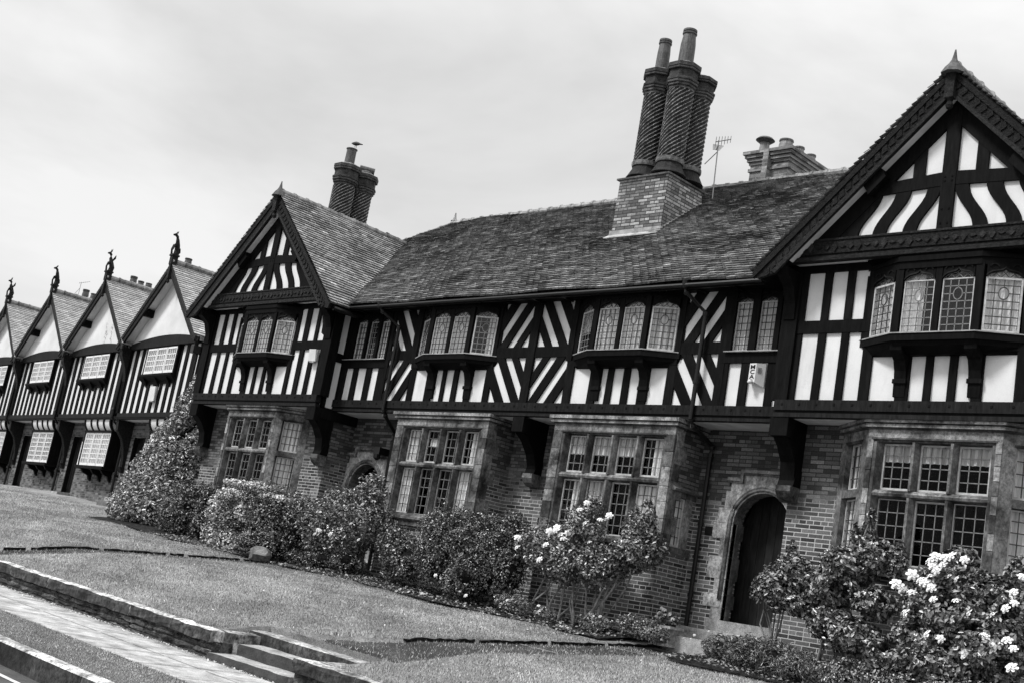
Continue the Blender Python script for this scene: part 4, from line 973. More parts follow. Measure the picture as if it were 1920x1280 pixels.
# gutters and downpipes
g=MB(); g.tube([(-21.0,15.225,5.385),(-10.9,15.225,5.385)],.036,8,1); g.box(-21.1,-10.9,15.27,15.30,5.34,5.44,.8)
g.box(-21.2,-10.8,15.28,15.66,5.425,5.45,.6)
for s_ in (XL+2.78,): g.tube([(s_+.04,14.8,5.26),(s_+.04,15.4,5.26)],.05,8,1)
for k in range(14): g.box(-20.9+k*.72,-20.86+k*.72,15.3,15.64,5.36,5.425,.6)
g.build('gutter',M['iron'],house)
def downpipe(pts,label=None):
    p=MB(); p.tube(pts,.036,10)
    for i in range(len(pts)-1):
        a,b=Vector(pts[i]),Vector(pts[i+1]); L_=(b-a).length; k=0
        while k<L_:
            c=a+(b-a)*(k/L_); d=(b-a).normalized(); p.tube([c,c+d*.05],.05,10); k+=1.1
    return p
p=downpipe([(-12.36,15.26,5.42),(-12.36,15.27,5.3),(-12.12,15.55,5.02),(-12.115,15.55,3.30),(-12.11,15.62,3.22),(-12.12,16.2,3.02),(-12.14,16.22,2.9),(-12.14,16.22,.02)]); p.lathe((-12.36,15.24,5.40),[(.03,-.06),(.055,-.02),(.06,.06),(.03,.07),(.012,.14)],10); p.build('downpipe',M['iron'],house,smooth=False)
p=downpipe([(-20.05,15.26,5.42),(-20.0,15.28,5.3),(-19.70,15.55,5.03),(-19.69,15.55,3.32),(-19.70,15.62,3.25),(-20.0,16.2,3.0),(-20.03,16.22,2.85),(-20.03,16.22,.1)]); p.lathe((-20.05,15.24,5.40),[(.03,-.06),(.055,-.02),(.06,.06),(.03,.07)],10); p.build('downpipe',M['iron'],house)
v=MB()
v.box(-12.09,-11.93,YB-.012,YB+.01,1.62,1.76,1); 
for i in range(7): v.box(-12.09+.024*i,-12.085+.024*i,YB-.02,YB,1.62,1.76,3)
v.build('air_brick',M['iron'],house)
v=MB(); v.box(-15.72,-15.56,YB-.012,YB+.01,1.50,1.62,1); v.build('air_brick',M['iron'],house)
lp=MB(); lp.box(-20.28,-20.1,15.98,16.3,2.52,2.66,1); lp.lathe((-20.19,16.02,2.40),[(.03,0),(.07,.04),(.07,.12),(.04,.14)],8); lp.build('porch_lamp',M['iron'],house)
# body of the house behind the fronts
bd=MB(); bd.box(-26.1,-5.6,YB+.72,24.0,-.7,5.42); bd.build('rear_walls',M['brick_far'],house)

# ---------------------------------------------------------------- chimneys
def twisted_flue(par,c,z0,zr,zc,rad=.255,turn=1,name='twisted_flue'):
    """z0 base, zr top of the twisted shaft, zc top of the cap"""
    H=zr-z0; nseg=150; rows_=90
    starts=15; pitch=.09*starts
    def rf_(th,z):
        ph=(th/(2*math.pi)*starts-(z)/pitch*starts)%1.0
        return 1+.075*max(0,1-abs(ph-.5)/.2)-.02
    m=MB(); prof=[(rad,H*i/rows_) for i in range(rows_+1)]; rs=rad/.245
    i0=len(m.v)
    m.lathe((c[0],c[1],z0),prof,nseg,rf_,cap=False)
    # ridges tinted bright like lit edges, grooves tinted dark like shade
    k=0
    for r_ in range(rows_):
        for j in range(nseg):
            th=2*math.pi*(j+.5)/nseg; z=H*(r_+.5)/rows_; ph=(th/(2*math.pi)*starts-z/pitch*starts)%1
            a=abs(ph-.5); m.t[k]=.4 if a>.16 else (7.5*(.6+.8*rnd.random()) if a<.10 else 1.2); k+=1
    f=m.build(name,M['flue'],par)
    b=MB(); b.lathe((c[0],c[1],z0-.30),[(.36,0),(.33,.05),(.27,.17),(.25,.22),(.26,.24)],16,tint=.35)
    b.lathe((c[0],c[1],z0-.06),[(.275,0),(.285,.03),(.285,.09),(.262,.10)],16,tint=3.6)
    b.build('flue_base',M['flue'],f)
    cp_=MB(); z=zr; oc=math.pi/8
    for (r_,h,tt) in ((.27,.055,4),(.30,.055,3),(.325,.055,2.5),(.335,.06,1.6),(.30,.16,1.3),(.345,.05,1.8),(.35,.09,2.0)):
        s_=(zc-zr)/.525; cp_.lathe((c[0],c[1],z),[(r_*.96,0),(r_,.008),(r_,h*s_-.012),(r_*.95,h*s_)],8,tint=tt*rnd.uniform(.35,.9),ang0=oc); z+=h*s_
    cp_.lathe((c[0],c[1],zc),[(.31,0),(.24,.04),(.1,.05)],12,tint=5.5)
    cp_.build('flue_cap',M['flue'],f)
    # weeds rooted in the cap
    for k in range(3):
        w=MB()
        a=rnd.uniform(0,6.28); p0=Vector((c[0]+.31*math.cos(a),c[1]+.31*math.sin(a),zr+rnd.uniform(.12,.3)*(zc-zr)/.525))
        for q in range(4): w.tube([p0,p0+Vector((math.cos(a)+rnd.uniform(-.6,.6),math.sin(a)+rnd.uniform(-.6,.6),rnd.uniform(-.3,.5)))*.08],[.008,.004],4,rnd.uniform(.8,2))
    w.build('cap_weeds',M['carved'],f)
    return f
def pot(par,c,z0,h,r0,r1,mat,name='chimney_pot',lip=True):
    m=MB(); m.lathe((c[0],c[1],z0),[(r0,0),(r0*.99,h*.3),(r0*.96,h*.6),(r1,h*.86)]+([(r1*1.16,h*.87),(r1*1.18,h*.90),(r1*1.02,h*.905),(r1*1.0,h*.93),(r1*1.13,h*.94),(r1*1.13,h*.99),(r1*.95,h)] if lip else [(r1,h*.95),(r1*1.15,h*.96),(r1*1.15,h),(r1*.9,h)]),18); 
    m.lathe((c[0],c[1],z0+h-.02),[(r1*.8,0),(r1*.78,.021)],18,tint=.1); return m.build(name,M[mat],par,smooth=False)
# main stack
sx0,sx1,sy0,sy1=-16.30,-15.09,17.60,18.70
c=MB(); c.box(sx0,sx1,sy0,sy1,6.8,8.50); st=c.build('chimney_stack',M['brick_stack'],house)
c=MB(); c.box(sx0-.05,sx1+.05,sy0-.05,sy1+.05,8.50,8.535,.3); 
c.hexa([(sx0-.04,sy0-.04,8.535),(sx1+.04,sy0-.04,8.535),(sx1+.04,sy1+.04,8.535),(sx0-.04,sy1+.04,8.535),(sx0+.1,sy0+.1,8.60),(sx1-.1,sy0+.1,8.60),(sx1-.1,sy1-.1,8.60),(sx0+.1,sy1-.1,8.60)],1.6); c.build('stack_capping',M['stone_pale'],st)
c=MB(); zf=zmain(sy0); c.hexa([(sx0-.06,sy0-.16,zf-.12+.06),(sx1+.05,sy0-.16,zf-.12+.06),(sx1+.05,sy0,zf+.04),(sx0-.06,sy0,zf+.04),(sx0-.06,sy0-.16,zf-.12+.08),(sx1+.05,sy0-.16,zf-.12+.08),(sx1+.05,sy0,zf+.06),(sx0-.06,sy0,zf+.06)],1.3); c.box(sx0-.05,sx1+.03,sy0-.02,sy0,zf+.03,zf+.14,1)
k=0
while True:   # stepped lead soakers up the right side
    y=sy0+.04+k*.095
    if y>sy1: break
    z=zmain(y); c.hexa([(sx1,y-.05,z+.0),(sx1+.012,y-.05,z+.0),(sx1+.012,y+.02,z+.06),(sx1,y+.02,z+.06),(sx1,y-.05,z+.075),(sx1+.012,y-.05,z+.075),(sx1+.012,y+.02,z+.13),(sx1,y+.02,z+.13)],2.0); k+=1
c.build('stack_flashing',M['leadflash'],st)
FA,FB,FC,FD=(-15.98,17.92),(-15.36,17.90),(-15.33,18.42),(-15.98,18.42)
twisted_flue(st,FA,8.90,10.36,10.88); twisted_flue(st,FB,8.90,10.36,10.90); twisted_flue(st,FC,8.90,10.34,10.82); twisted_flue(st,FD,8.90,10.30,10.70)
pot(st,FA,10.88,.74,.135,.115,'pot'); pot(st,FB,10.90,.80,.155,.125,'pot')
# stack over the left wing
lx,ly=-24.63,16.95
c=MB(); c.box(lx-.45,lx+.45,ly-.42,ly+1.0,6.5,7.75); st2=c.build('chimney_stack',M['brick_stack'],house)
F1,F2=(lx,ly),(lx-.02,ly+.56)
twisted_flue(st2,F1,7.9,9.10,9.62,.262); twisted_flue(st2,F2,7.9,9.08,9.58,.25)
pot(st2,F1,9.62,.46,.125,.12,'pot',lip=False)
c=MB(); c.lathe((F2[0],F2[1],9.60),[(.16,0),(.15,.08),(.13,.1)],12,tint=1.2); c.tube([(F2[0]-.1,F2[1]-.14,9.76),(F2[0]+.12,F2[1]+.16,9.74)],.085,12,1.0); c.build('cowl',M['pot'],st2)
# pale square stack beyond the ridge
Yq=22.0; bx0=-16.50; bx1=-15.50
c=MB(); c.box(bx0,bx1,Yq,Yq+1.35,8.4,10.52); 
for z_,e in ((10.36,.035),(10.52,.03),(10.59,.07),(10.67,.11),(10.745,.15)): c.box(bx0-e,bx1+e,Yq-e,Yq+1.35+e,z_,z_+.072,1.0)
c.box(bx0+.42,bx0+.56,Yq-.16,Yq-.0,8.4,10.80,.25)
st3=c.build('chimney_stack',M['brick_back'],house)
for (dx,dy,h,r_,mt) in ((.16,.2,.34,.12,'potpale'),(.30,.75,.26,.11,'potpale'),(.72,.22,.32,.165,'potpale'),(.76,.68,.32,.13,'potpale'),(.8,1.12,.30,.12,'potpale')): 
    pot(st3,(bx0+dx,Yq+dy),10.81,h,r_,r_*.85,mt)
c=MB(); c.lathe((bx0+.16,Yq+.2,11.13),[(.14,0),(.22,.06),(.17,.11),(.05,.13)],14,tint=.5); c.build('cowl',M['pot'],st3)
# ---------------------------------------------------------------- the terrace of small gabled houses beyond
A_T=R(-6.161); LT=Vector((math.cos(A_T),math.sin(A_T),0)); P0T=Vector((-27,17.3,0))
th=thing('gabled_terrace_house','x','house',(0,0,1.0),'gabled houses of the terrace'); th['_o']=(0,0,1.0)
HW=2.535; APX=7.90; SLT=.84
pl=MB(); pl.box(-HW,HW,0,.1,3.5,5.60); pl.prism([(-HW+.1,5.58),(HW-.1,5.58),(HW-.1,5.70),(0,APX-.16),(-HW+.1,5.70)],-.11,-.02); pl.build('plaster_wall',M['plaster_old'],th)
wh=[(-2.38,-2.12),(-1.93,-1.65),(-1.48,-1.20)]; wr=[(1.20,1.46),(1.65,1.91),(2.10,2.36)]
un=[(-1.03,-.75),(-.58,-.30),(-.13,.15),(.32,.59),(.77,1.03)]
t=MB(); ya,yb=-.035,.02
studs(t,wh,-HW,-1.12,3.60,5.56,ya,yb); studs(t,wr,1.12,HW,3.60,5.56,ya,yb); studs(t,un,-1.12,1.12,3.60,4.47,ya,yb)
t.box(-1.12,1.12,ya-.01,yb,4.45,4.72,.8); t.box(-1.12,1.12,ya-.01,yb,5.50,5.60,.8)
t.box(-HW-.17,-HW+.12,-.07,.02,3.5,5.75,.8)
t.build('timber_frame',M['timber'],th)
tb=MB()
n_=14
for i in range(n_):
    xa,xb=-2.35+4.7*i/n_,-2.35+4.7*(i+1)/n_; cz=lambda x:5.86-.055*x*x*.55
    tb.hexa([(xa,-.15,5.54+.0),(xb,-.15,5.54),(xb,.02,5.54),(xa,.02,5.54),(xa,-.15,cz(xa)),(xb,-.15,cz(xb)),(xb,.02,cz(xb)),(xa,.02,cz(xa))],rnd.uniform(.8,1.2))
tb.build('tie_beam',M['timber_beam'],th)
b=MB(); b.box(-HW,HW,-.07,.06,3.47,3.60,1); b.box(-HW,HW,-.05,.06,3.42,3.47,.6); b.build('bressummer_beam',M['timber_beam'],th)
s=MB(); s.box(-HW,HW,.06,.55,3.44,3.47); s.build('jetty_soffit',M['soffit'],th)
w=MB(); 
for (xa,xb,za,zb) in ((-HW,-2.06,-.5,3.5),(-1.24,HW,-.5,3.5),(-2.06,-1.24,2.98,3.5),(-2.06,-1.24,-.5,1.12)): w.box(xa,xb,.5,.75,za,zb)
w.build('brick_wall',M['brick_far'],th)
d=MB(); d.box(-2.04,-1.26,.62,.68,1.12,2.97,1); d.box(-2.06,-2.0,.49,.66,1.12,2.98,1.3); d.box(-1.30,-1.24,.49,.66,1.12,2.98,1.3)
for k in range(4): d.box(-1.95+.16*k,-1.82+.16*k,.605,.63,1.25,2.8,1.4)
dd=d.build('door',M['timber'],th); k=MB(); k.tube([(-1.38,.58,1.95),(-1.38,.62,1.95)],.03,8); k.build('door_knob',M['iron'],dd)
d=MB(); rock_box(d,-2.35,-1.35,.12,.5,.75,.75,1.10,1.10,.006,1.2,4); rock_box(d,-2.5,-1.5,-.02,.14,.75,.75,.98,.98,.006,.5,4); d.build('door_step',M['step'],th)
def casements(root,x0,x1,y,z0,z1,cols,rows,n=3,nm='window'):
    f=MB(); W3=(x1-x0)/n
    for i in range(n):
        a,b_=x0+W3*i+.02,x0+W3*(i+1)-.02
        f.box(a,a+.04,y-.03,y+.03,z0,z1); f.box(b_-.04,b_,y-.03,y+.03,z0,z1); f.box(a+.04,b_-.04,y-.03,y+.03,z1-.05,z1); f.box(a+.04,b_-.04,y-.03,y+.03,z0,z0+.08)
        for c in range(1,cols): xx=a+.04+(b_-a-.08)*c/cols; f.box(xx-.011,xx+.011,y-.02,y+.01,z0+.08,z1-.05)
        for r_ in range(1,rows): zz=z0+.08+(z1-z0-.13)*r_/rows; f.box(a+.04,b_-.04,y-.022,y+.012,zz-.011,zz+.011)
    f=f.build(nm,M['whiteframe'],root)
    g=MB(); g.face([(x0,y,z0),(x1,y,z0),(x1,y,z1),(x0,y,z1)]); g.build('glass',M['glass'],f)
    c=MB(); 
    for i in range(40): xa,xb=x0+(x1-x0)*i/40,x0+(x1-x0)*(i+1)/40; c.face([(xa,y+.08+.02*math.sin(xa*40),z0),(xb,y+.08+.02*math.sin(xb*40),z0),(xb,y+.08+.02*math.sin(xb*40),z1),(xa,y+.08+.02*math.sin(xa*40),z1)])
    c.build('curtain',M['blind'],f); return f
casements(th,-1.03,1.03,-.09,4.74,5.50,4,4)
m=MB(); m.box(-1.10,-1.03,-.12,.02,4.66,5.56,1); m.box(1.03,1.10,-.12,.02,4.66,5.56,1); m.box(-1.1,1.1,-.11,.02,5.50,5.56,1); m.box(-1.03,1.03,.0,.02,4.7,5.5,1)
m.prism([(-.2,4.72),(-.2,4.66),(-.15,4.60),(-.08,4.55),(0,4.50),(0,4.72)],-1.2,1.14,1,'yz')
for x in (-.8,0,.8): m.prism([(-.2,4.6),(0,4.6),(0,4.35),(-.06,4.42)],x-.06,x+.06,1,'yz')
m.build('window_case',M['timber'],th)
# lower bay under a coved plaster hood
x0,x1=.02,2.10
casements(th,x0,x1,.14,1.99,3.03,4,6)
m=MB(); m.box(x0-.08,x0,.1,.5,1.95,3.08,1); m.box(x1,x1+.08,.1,.5,1.95,3.08,1); m.box(x0-.08,x1+.08,.08,.5,3.03,3.10,1); m.box(x0,x1,.42,.5,1.9,3.1,.5)
m.box(x0-.16,x1+.12,.02,.5,1.90,1.985,1)
for x in (x0+.22,(x0+x1)/2,x1-.22): m.prism([(.1,1.9),(.5,1.9),(.5,1.55),(.42,1.62),(.38,1.72),(.2,1.78),(.14,1.86)],x-.06,x+.06,1,'yz')
def cove(q): a=q*math.pi/2; return (.02+.15*math.sin(a)*0+.15*(1-math.cos(a)) if False else .0+.15*q**1.8, 3.42-.33*(q**.75))
for x in [x0+(x1-x0)*i/4 for i in range(5)]:
    for k_ in range(8):
        (ya_,za),(yb_,zb)=cove(k_/8),cove((k_+1)/8); m.hexa([(x-.045,yb_-.03,zb),(x+.045,yb_-.03,zb),(x+.045,yb_+.05,zb),(x-.045,yb_+.05,zb),(x-.045,ya_-.03,za),(x+.045,ya_-.03,za),(x+.045,ya_+.05,za),(x-.045,ya_+.05,za)],1)
bw2=m.build('bay_case',M['timber'],th)
m=MB()
for k_ in range(8):
    (ya_,za),(yb_,zb)=cove(k_/8),cove((k_+1)/8); m.hexa([(x0-.02,yb_,zb),(x1+.02,yb_,zb),(x1+.02,.5,zb),(x0-.02,.5,zb),(x0-.02,ya_,za),(x1+.02,ya_,za),(x1+.02,.5,za),(x0-.02,.5,za)],1)
m.build('coved_hood',M['plaster'],bw2)
casements(th,-1.16,-.92,.49,2.05,2.80,2,3,1)
# party-line bracket, pipe and hopper
m=MB(); X=-HW+.0
m.prism([(-.36,5.60),(0,5.60),(0,4.35),(-.05,4.42),(-.09,4.75),(-.14,4.95),(-.26,5.2),(-.34,5.35)],X-.13,X+.09,1,'yz'); m.build('carved_bracket',M['carved'],th)
m=MB(); m.prism([(0,3.42),(.5,3.42),(.5,2.0),(.42,2.0),(.40,2.3),(.34,2.6),(.24,2.85),(.1,3.02),(.02,3.1)],X-.09+.12,X+.09+.12,1,'yz'); m.prism([(.34,2.05),(.5,2.05),(.5,1.88),(.42,1.90)],X,X+.24,1,'yz'); m.build('jetty_bracket',M['carved'],th)
p=MB(); X=HW-.16
p.tube([(X,-.22,5.55),(X,-.1,5.3),(X,-.1,3.5),(X,.0,3.36),(X,.42,3.1),(X,.42,.95)],.042,8); p.box(X-.1,X+.1,-.28,-.06,5.2,5.42,1); p.box(X-.09,X+.09,.36,.5,1.75,1.82,1); p.box(X-.09,X+.09,-.15,-.02,3.7,3.76,1); p.build('downpipe',M['iron'],th)
# gable roof
rzt=lambda x:APX+.06-SLT*abs(x)
for s_ in (-1,1):
    q=MB(); q.prism([(s_*2.78,rzt(2.78)-.03),(s_*2.7,rzt(2.78)-.16),(s_*2.42,rzt(2.42)-.30),(0,APX-.28),(0,APX+.02)],-.43,-.37,1); q.prism([(s_*2.8,rzt(2.8)+.0),(s_*2.78,rzt(2.8)-.10),(0,APX-.06),(0,APX+.04)],-.455,-.40,1.8); q.build('barge_board',M['carved'],th)
    q=MB(); q.prism([(s_*2.5,rzt(2.5)-.12),(s_*2.54,rzt(2.5)-.06),(0,APX-.02),(0,APX-.12)],-.37,.1,1); q.build('verge_soffit',M['soffit'],th)
    q=MB(); q.box(s_*1.35-.10,s_*1.35+.10,-.37,-.1,rzt(1.35)-.36,rzt(1.35)-.14,.8); q.build('purlin_end',M['timber'],th)
    q=MB(); wl=math.hypot(1,SLT); v=Vector((-s_,0,SLT))/wl; n2=Vector((s_*SLT,0,1))/wl
    q.prism([(s_*2.6,rzt(2.6)-.06),(s_*2.58,rzt(2.6)-.1),(0,APX-.05),(0,APX+.03)],-.40,6.0,.4)
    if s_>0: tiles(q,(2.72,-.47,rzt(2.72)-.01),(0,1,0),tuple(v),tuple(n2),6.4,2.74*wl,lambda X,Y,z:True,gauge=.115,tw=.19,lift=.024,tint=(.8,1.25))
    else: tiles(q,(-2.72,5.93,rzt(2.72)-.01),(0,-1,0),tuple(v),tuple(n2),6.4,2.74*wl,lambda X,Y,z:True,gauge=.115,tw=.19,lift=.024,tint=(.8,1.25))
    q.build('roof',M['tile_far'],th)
q=MB(); ridge_line(q,(0,-.47,APX+.11),(0,5.9,APX+.11),.42,.085); q.build('ridge_tiles',M['ridge'],th)
q=MB(); q.box(-.06,.06,-.50,-.37,APX-.42,APX,1.3); q.lathe((0,-.44,APX-.56),[(.01,0),(.05,.05),(.03,.1),(.05,.16)],8); q.build('drop_finial',M['carved'],th)
q=MB(); q.box(-HW,HW,.75,6,-.5,5.5,1); q.build('rear_walls',M['brick_far'],th)
def beast(v):
    """carved heraldic beast seated upright on a post"""
    m=MB(); y=-.42; z=APX+.0; m.box(-.09,.09,y-.09,y+.09,z,z+.30,1.2); m.box(-.115,.115,y-.115,y+.115,z+.26,z+.31,1)
    z+=.31; s=(-1)**v
    m.tube([(0,y+.03,z),(-.02*s,y+.05,z+.14),(.02*s,y+.01,z+.30),(.045*s,y-.03,z+.44),(.02*s,y-.05,z+.54),(-.01,y-.10,z+.60),(-.02,y-.17,z+.57)],[.085,.085,.07,.052,.042,.052,.022],10,1)
    m.tube([(-.05,y-.06,z+.30),(-.07,y-.10,z+.16),(-.06,y-.08,z)],[.04,.03,.035],6,1); m.tube([(.05,y-.06,z+.30),(.07,y-.11,z+.20),(.08,y-.14+.02*v,z+.12+.08*v)],[.04,.03,.03],6,1)
    m.tube([(0,y+.08,z+.02),(.03*s,y+.12,z+.1),(.03*s,y+.10,z+.22)],[.03,.025,.02],6,1)
    for a in (-1,1): m.tube([(a*.03,y-.07,z+.63),(a*.05,y-.06,z+.70+.03*(v%2))],[.02,.006],5,1)
    if v%2: m.tube([(0,y+.03,z+.36),(.02,y+.08,z+.46),(.02,y+.10,z+.56)],[.03,.04,.01],6,1)
    return m
houses=[th]
for k in range(1,5): houses.append(copy_tree(th))
labs=['terrace house with plain white gable and alarm box, half hidden by the conical tree',
 'terrace house with flaking white gable and a buff pot behind its ridge',
 'terrace house whose ridge has a television aerial behind it',
 'terrace house second from the left edge, its gable cut by no chimney',
 'farthest terrace house, cut by the left edge of the photo']
for k,h in enumerate(houses):
    c=-6.2-5.07*k; h.location=P0T+LT*c+Vector((0,0,1.0)); h.rotation_euler=(0,0,A_T); h['label']=labs[k]
    f=beast(k).build('ridge_figure',M['carved'],h)
houses[3]['label']='terrace house in front of which nothing grows, fourth gable left of the conical tree'
houses[0]['label']='nearest gabled terrace house, white alarm box under its upper window, conical tree in front'
houses[1]['label']='gabled terrace house with flaking plaster streaks on its white gable'
houses[2]['label']='gabled terrace house between the flaking gable and the leftmost whole gable'
houses[3]['label']='leftmost terrace house whose figure still shows, its wall cut by the photo edge'
houses[4]['label']='farthest terrace house, almost wholly beyond the left edge of the photo'
# flaked plaster on the second gable
m=MB()
for k in range(46):
    q=k/46; bx=(.1,.62)[k%2]+rnd.gauss(0,.05)+(.18*(1-q)); bz=5.86+q*.75*(1 if k%2==0 else .8)+rnd.uniform(-.03,.03); s_=.05*(1-q*.5)
    if bz<APX-.55-SLT*abs(bx): m.prism([(bx+rnd.uniform(-s_,s_),bz+rnd.uniform(-s_,s_)*1.6) for _ in range(3)],-.114,-.108,rnd.uniform(.5,1.5))
m.build('flaked_plaster',simple('bared_render',.16,.4,20,.9,.2,.1,.004),houses[1])
# different blinds behind the terrace windows, some near black like unlit rooms
for h,mm in zip(houses,('curtain','blind','dark','curtain','blind')):
    for w_ in h.children:
        for c_ in w_.children:
            if c_.name.startswith('curtain'): c_.material_slots[0].link='OBJECT'; c_.material_slots[0].material=M[mm if 'window' in w_.name and w_.name[-1] in '02468w' else 'blind']
# chimneys behind the terrace
def tw(s,off,z): v=P0T+LT*s+Vector((-math.sin(A_T),math.cos(A_T),0))*off; return (v.x,v.y,z)
for hi,(s,off,zt,pots) in ((0,(-12.23,2.5,9.30,((0,0,.24,.13),))),(1,(-16.08,2.5,8.86,((-.80,0,.48,.14),(0,0,.22,.12),(.80,0,.06,.12)))),(2,(-21.2,2.5,8.80,((-.5,0,.44,.14),(.5,0,.18,.13))))):
    h=houses[hi]; c=-6.2-5.07*hi; x=s-c
    # local coordinates of that house
    hw_=.3 if hi==0 else 1.0; m=MB(); m.box(x-hw_,x+hw_,off-.3,off+.3,6.0,zt,1); m.box(x-hw_-.05,x+hw_+.05,off-.35,off+.35,zt-.12,zt,1.1); f=m.build('chimney_stack',M['brick_back'],h)
    for dx,dy,hh,r_ in pots: pot(f,(x+dx,off+dy),zt,hh+.12,r_,r_*.85,'pot')
# ---------------------------------------------------------------- small fixtures
def aerial(name,label,base,top_,arms,side,loc=None):
    m=MB(); m.tube([base,top_],.012,6)
    b=Vector(top_)
    for dz,l,dx,dy in arms:
        c=b+Vector((0,0,-dz)); d=Vector((dx,dy,0)).normalized(); m.tube([c-d*l*.25,c+d*l],.010,5)
        for k in range(6):
            p=c+d*(l*(k/5*1.2-.22)); e=side*(.11-.008*k); 
            n2=Vector((0,0,1)) if dx==1 else Vector((-d.y,d.x,0)); m.tube([p-n2*e,p+n2*e],.0065,4)
    m.tube([b+Vector((0,0,-.25)),b+Vector((-.22,-.06,-.5))],.010,5)
    return top(m,name,M['aerial'],base,label,'aerial')
aerial('television_aerial','thin television aerial on a mast beside the three twisted flues',(-15.02,18.95,8.35),(-15.08,18.95,9.72),((.02,.30,1,0),(.12,.22,-.7,.7)),1)
bT=Vector(tw(-22.54,2.5,8.4)); aerial('television_aerial','small distant television aerial above the terrace roofs',tuple(bT),tuple(bT+Vector((0,0,1.35))),((.02,.75,1,0),),.3)
# bird on the pot rim
m=MB(); b0=Vector((F1[0]+.15,F1[1]-.02,10.15))
m.tube([b0+Vector(v_) for v_ in ((-.20,0,.085),(-.15,0,.075),(-.09,0,.06),(0,0,.045),(.08,0,.03),(.16,0,.01),(.27,0,-.02))],[.004,.022,.040,.052,.042,.022,.010],10); m.tube([b0+Vector((.0,.02,0)),b0+Vector((0,.02,-.06))],.006,5); m.tube([b0+Vector((.0,-.02,0)),b0+Vector((0,-.02,-.06))],.006,5)
top(m,'bird',M['bird'],tuple(b0+Vector((0,0,-.06))),'small dark bird perched on the left chimney pot','bird',smooth=True)
# alarm boxes
m=MB(); ax0,ax1,az0,az1=-11.165,-10.905,3.83,4.195; yb_=YC-.01
al=thing('alarm_box','white wedge shaped alarm box with black MCAS letters beneath the right-hand small window','alarm box',(-11.03,yb_,3.83))
m.prism([(ax0,az0+.09),(ax1,az0),(ax1,az1),(ax0,az1)],yb_-.03,yb_,1); 
# letter face slopes out to a ridge, the other cheek's shading is put into its grey
xr=ax0+.125
m.hexa([(ax0,yb_-.085,az0+.10),(xr,yb_-.095,az0+.07),(xr,yb_-.03,az0+.07),(ax0,yb_-.03,az0+.10),(ax0,yb_-.085,az1),(xr,yb_-.095,az1),(xr,yb_-.03,az1),(ax0,yb_-.03,az1)],1)
m.build('casing',M['boxplastic'],al)
m=MB(); m.hexa([(xr,yb_-.095,az0+.07),(ax1,yb_-.035,az0+.0),(ax1,yb_-.03,az0),(xr,yb_-.03,az0+.07),(xr,yb_-.095,az1),(ax1,yb_-.035,az1),(ax1,yb_-.03,az1),(xr,yb_-.03,az1)],1); m.build('side_cheek',M['boxgrey'],al)
m=MB()
for k in range(5):
    z_=az1-.07-k*.018; m.hexa([(xr+.03,yb_-.094,z_-.004),(xr+.09,yb_-.0715,z_-.008),(xr+.09,yb_-.07,z_-.008),(xr+.03,yb_-.09,z_-.004),(xr+.03,yb_-.094,z_+.003),(xr+.09,yb_-.0715,z_-.001),(xr+.09,yb_-.07,z_-.001),(xr+.03,yb_-.09,z_+.003)],1)
m.build('sounder_slots',M['ink'],al)
m=MB(); m.lathe((ax0+.06,yb_-.105,az0+.045),[(.02,0),(.042,.012),(.045,.035),(.035,.05)],14); m.build('lamp_dome',M['boxplastic'],al,smooth=True)
nrm=Vector((-.01,-.125,0)).normalized(); tdir=Vector((.125,-.01,0)).normalized()
for k,ch in enumerate('MCAS'):
    cu=bpy.data.curves.new('letter','FONT'); cu.body=ch; cu.size=.098; cu.align_x='CENTER'; cu.extrude=.0015; cu.offset=.0015; cu.resolution_u=4
    tmp=bpy.data.objects.new('tmp',cu); COL.objects.link(tmp); bpy.context.view_layer.update()
    me=bpy.data.meshes.new_from_object(tmp.evaluated_get(bpy.context.evaluated_depsgraph_get())); bpy.data.objects.remove(tmp)
    c=Vector((ax0+.064,yb_-.0905,az1-.085-.076*k))+nrm*.003
    X_,Y_=tdir,Vector((0,0,1)); Z_=X_.cross(Y_)
    me.transform(Matrix(((X_.x*1.3,Y_.x,Z_.x,c.x),(X_.y*1.3,Y_.y,Z_.y,c.y),(0,Y_.z*.92,Z_.z,c.z),(0,0,0,1)))); me.transform(Matrix.Translation(-al.location))
    me.materials.clear(); me.materials.append(M['ink']); o=bpy.data.objects.new('letter',me); COL.objects.link(o); o.parent=al
def plainbox(label,o,w_,h_,d_,rot=0,tilt=0):
    t=thing('alarm_box',label,'alarm box',o,local=True); t.rotation_euler=(0,0,rot)
    m=MB(); m.hexa([(-w_/2,-d_*.75,0),(w_/2,-d_*.55,0),(w_/2,0,0),(-w_/2,0,0),(-w_/2,-d_,h_),(w_/2,-d_*.8,h_),(w_/2,0,h_),(-w_/2,0,h_)],1); m.build('casing',M['boxplastic'],t)
    m=MB(); m.box(-w_*.4,w_*.3,-d_*.6,-d_*.05,-.025,0,1); m.build('lamp',M['boxgrey'],t)
    m=MB(); m.box(w_/2,w_/2+.02,-d_*.5,-.01,.01,h_-.01,1); m.build('side_cheek',M['boxgrey'],t); return t
plainbox('plain white alarm box on the right studs of the smaller left gable front',(-21.80,YW-.03,4.24),.20,.25,.12)
pa=Vector(tw(-6.2+.02,-.05,3.93)); plainbox('pale alarm box on the striped wall of the nearest terrace house',tuple(pa),.30,.42,.12,A_T)

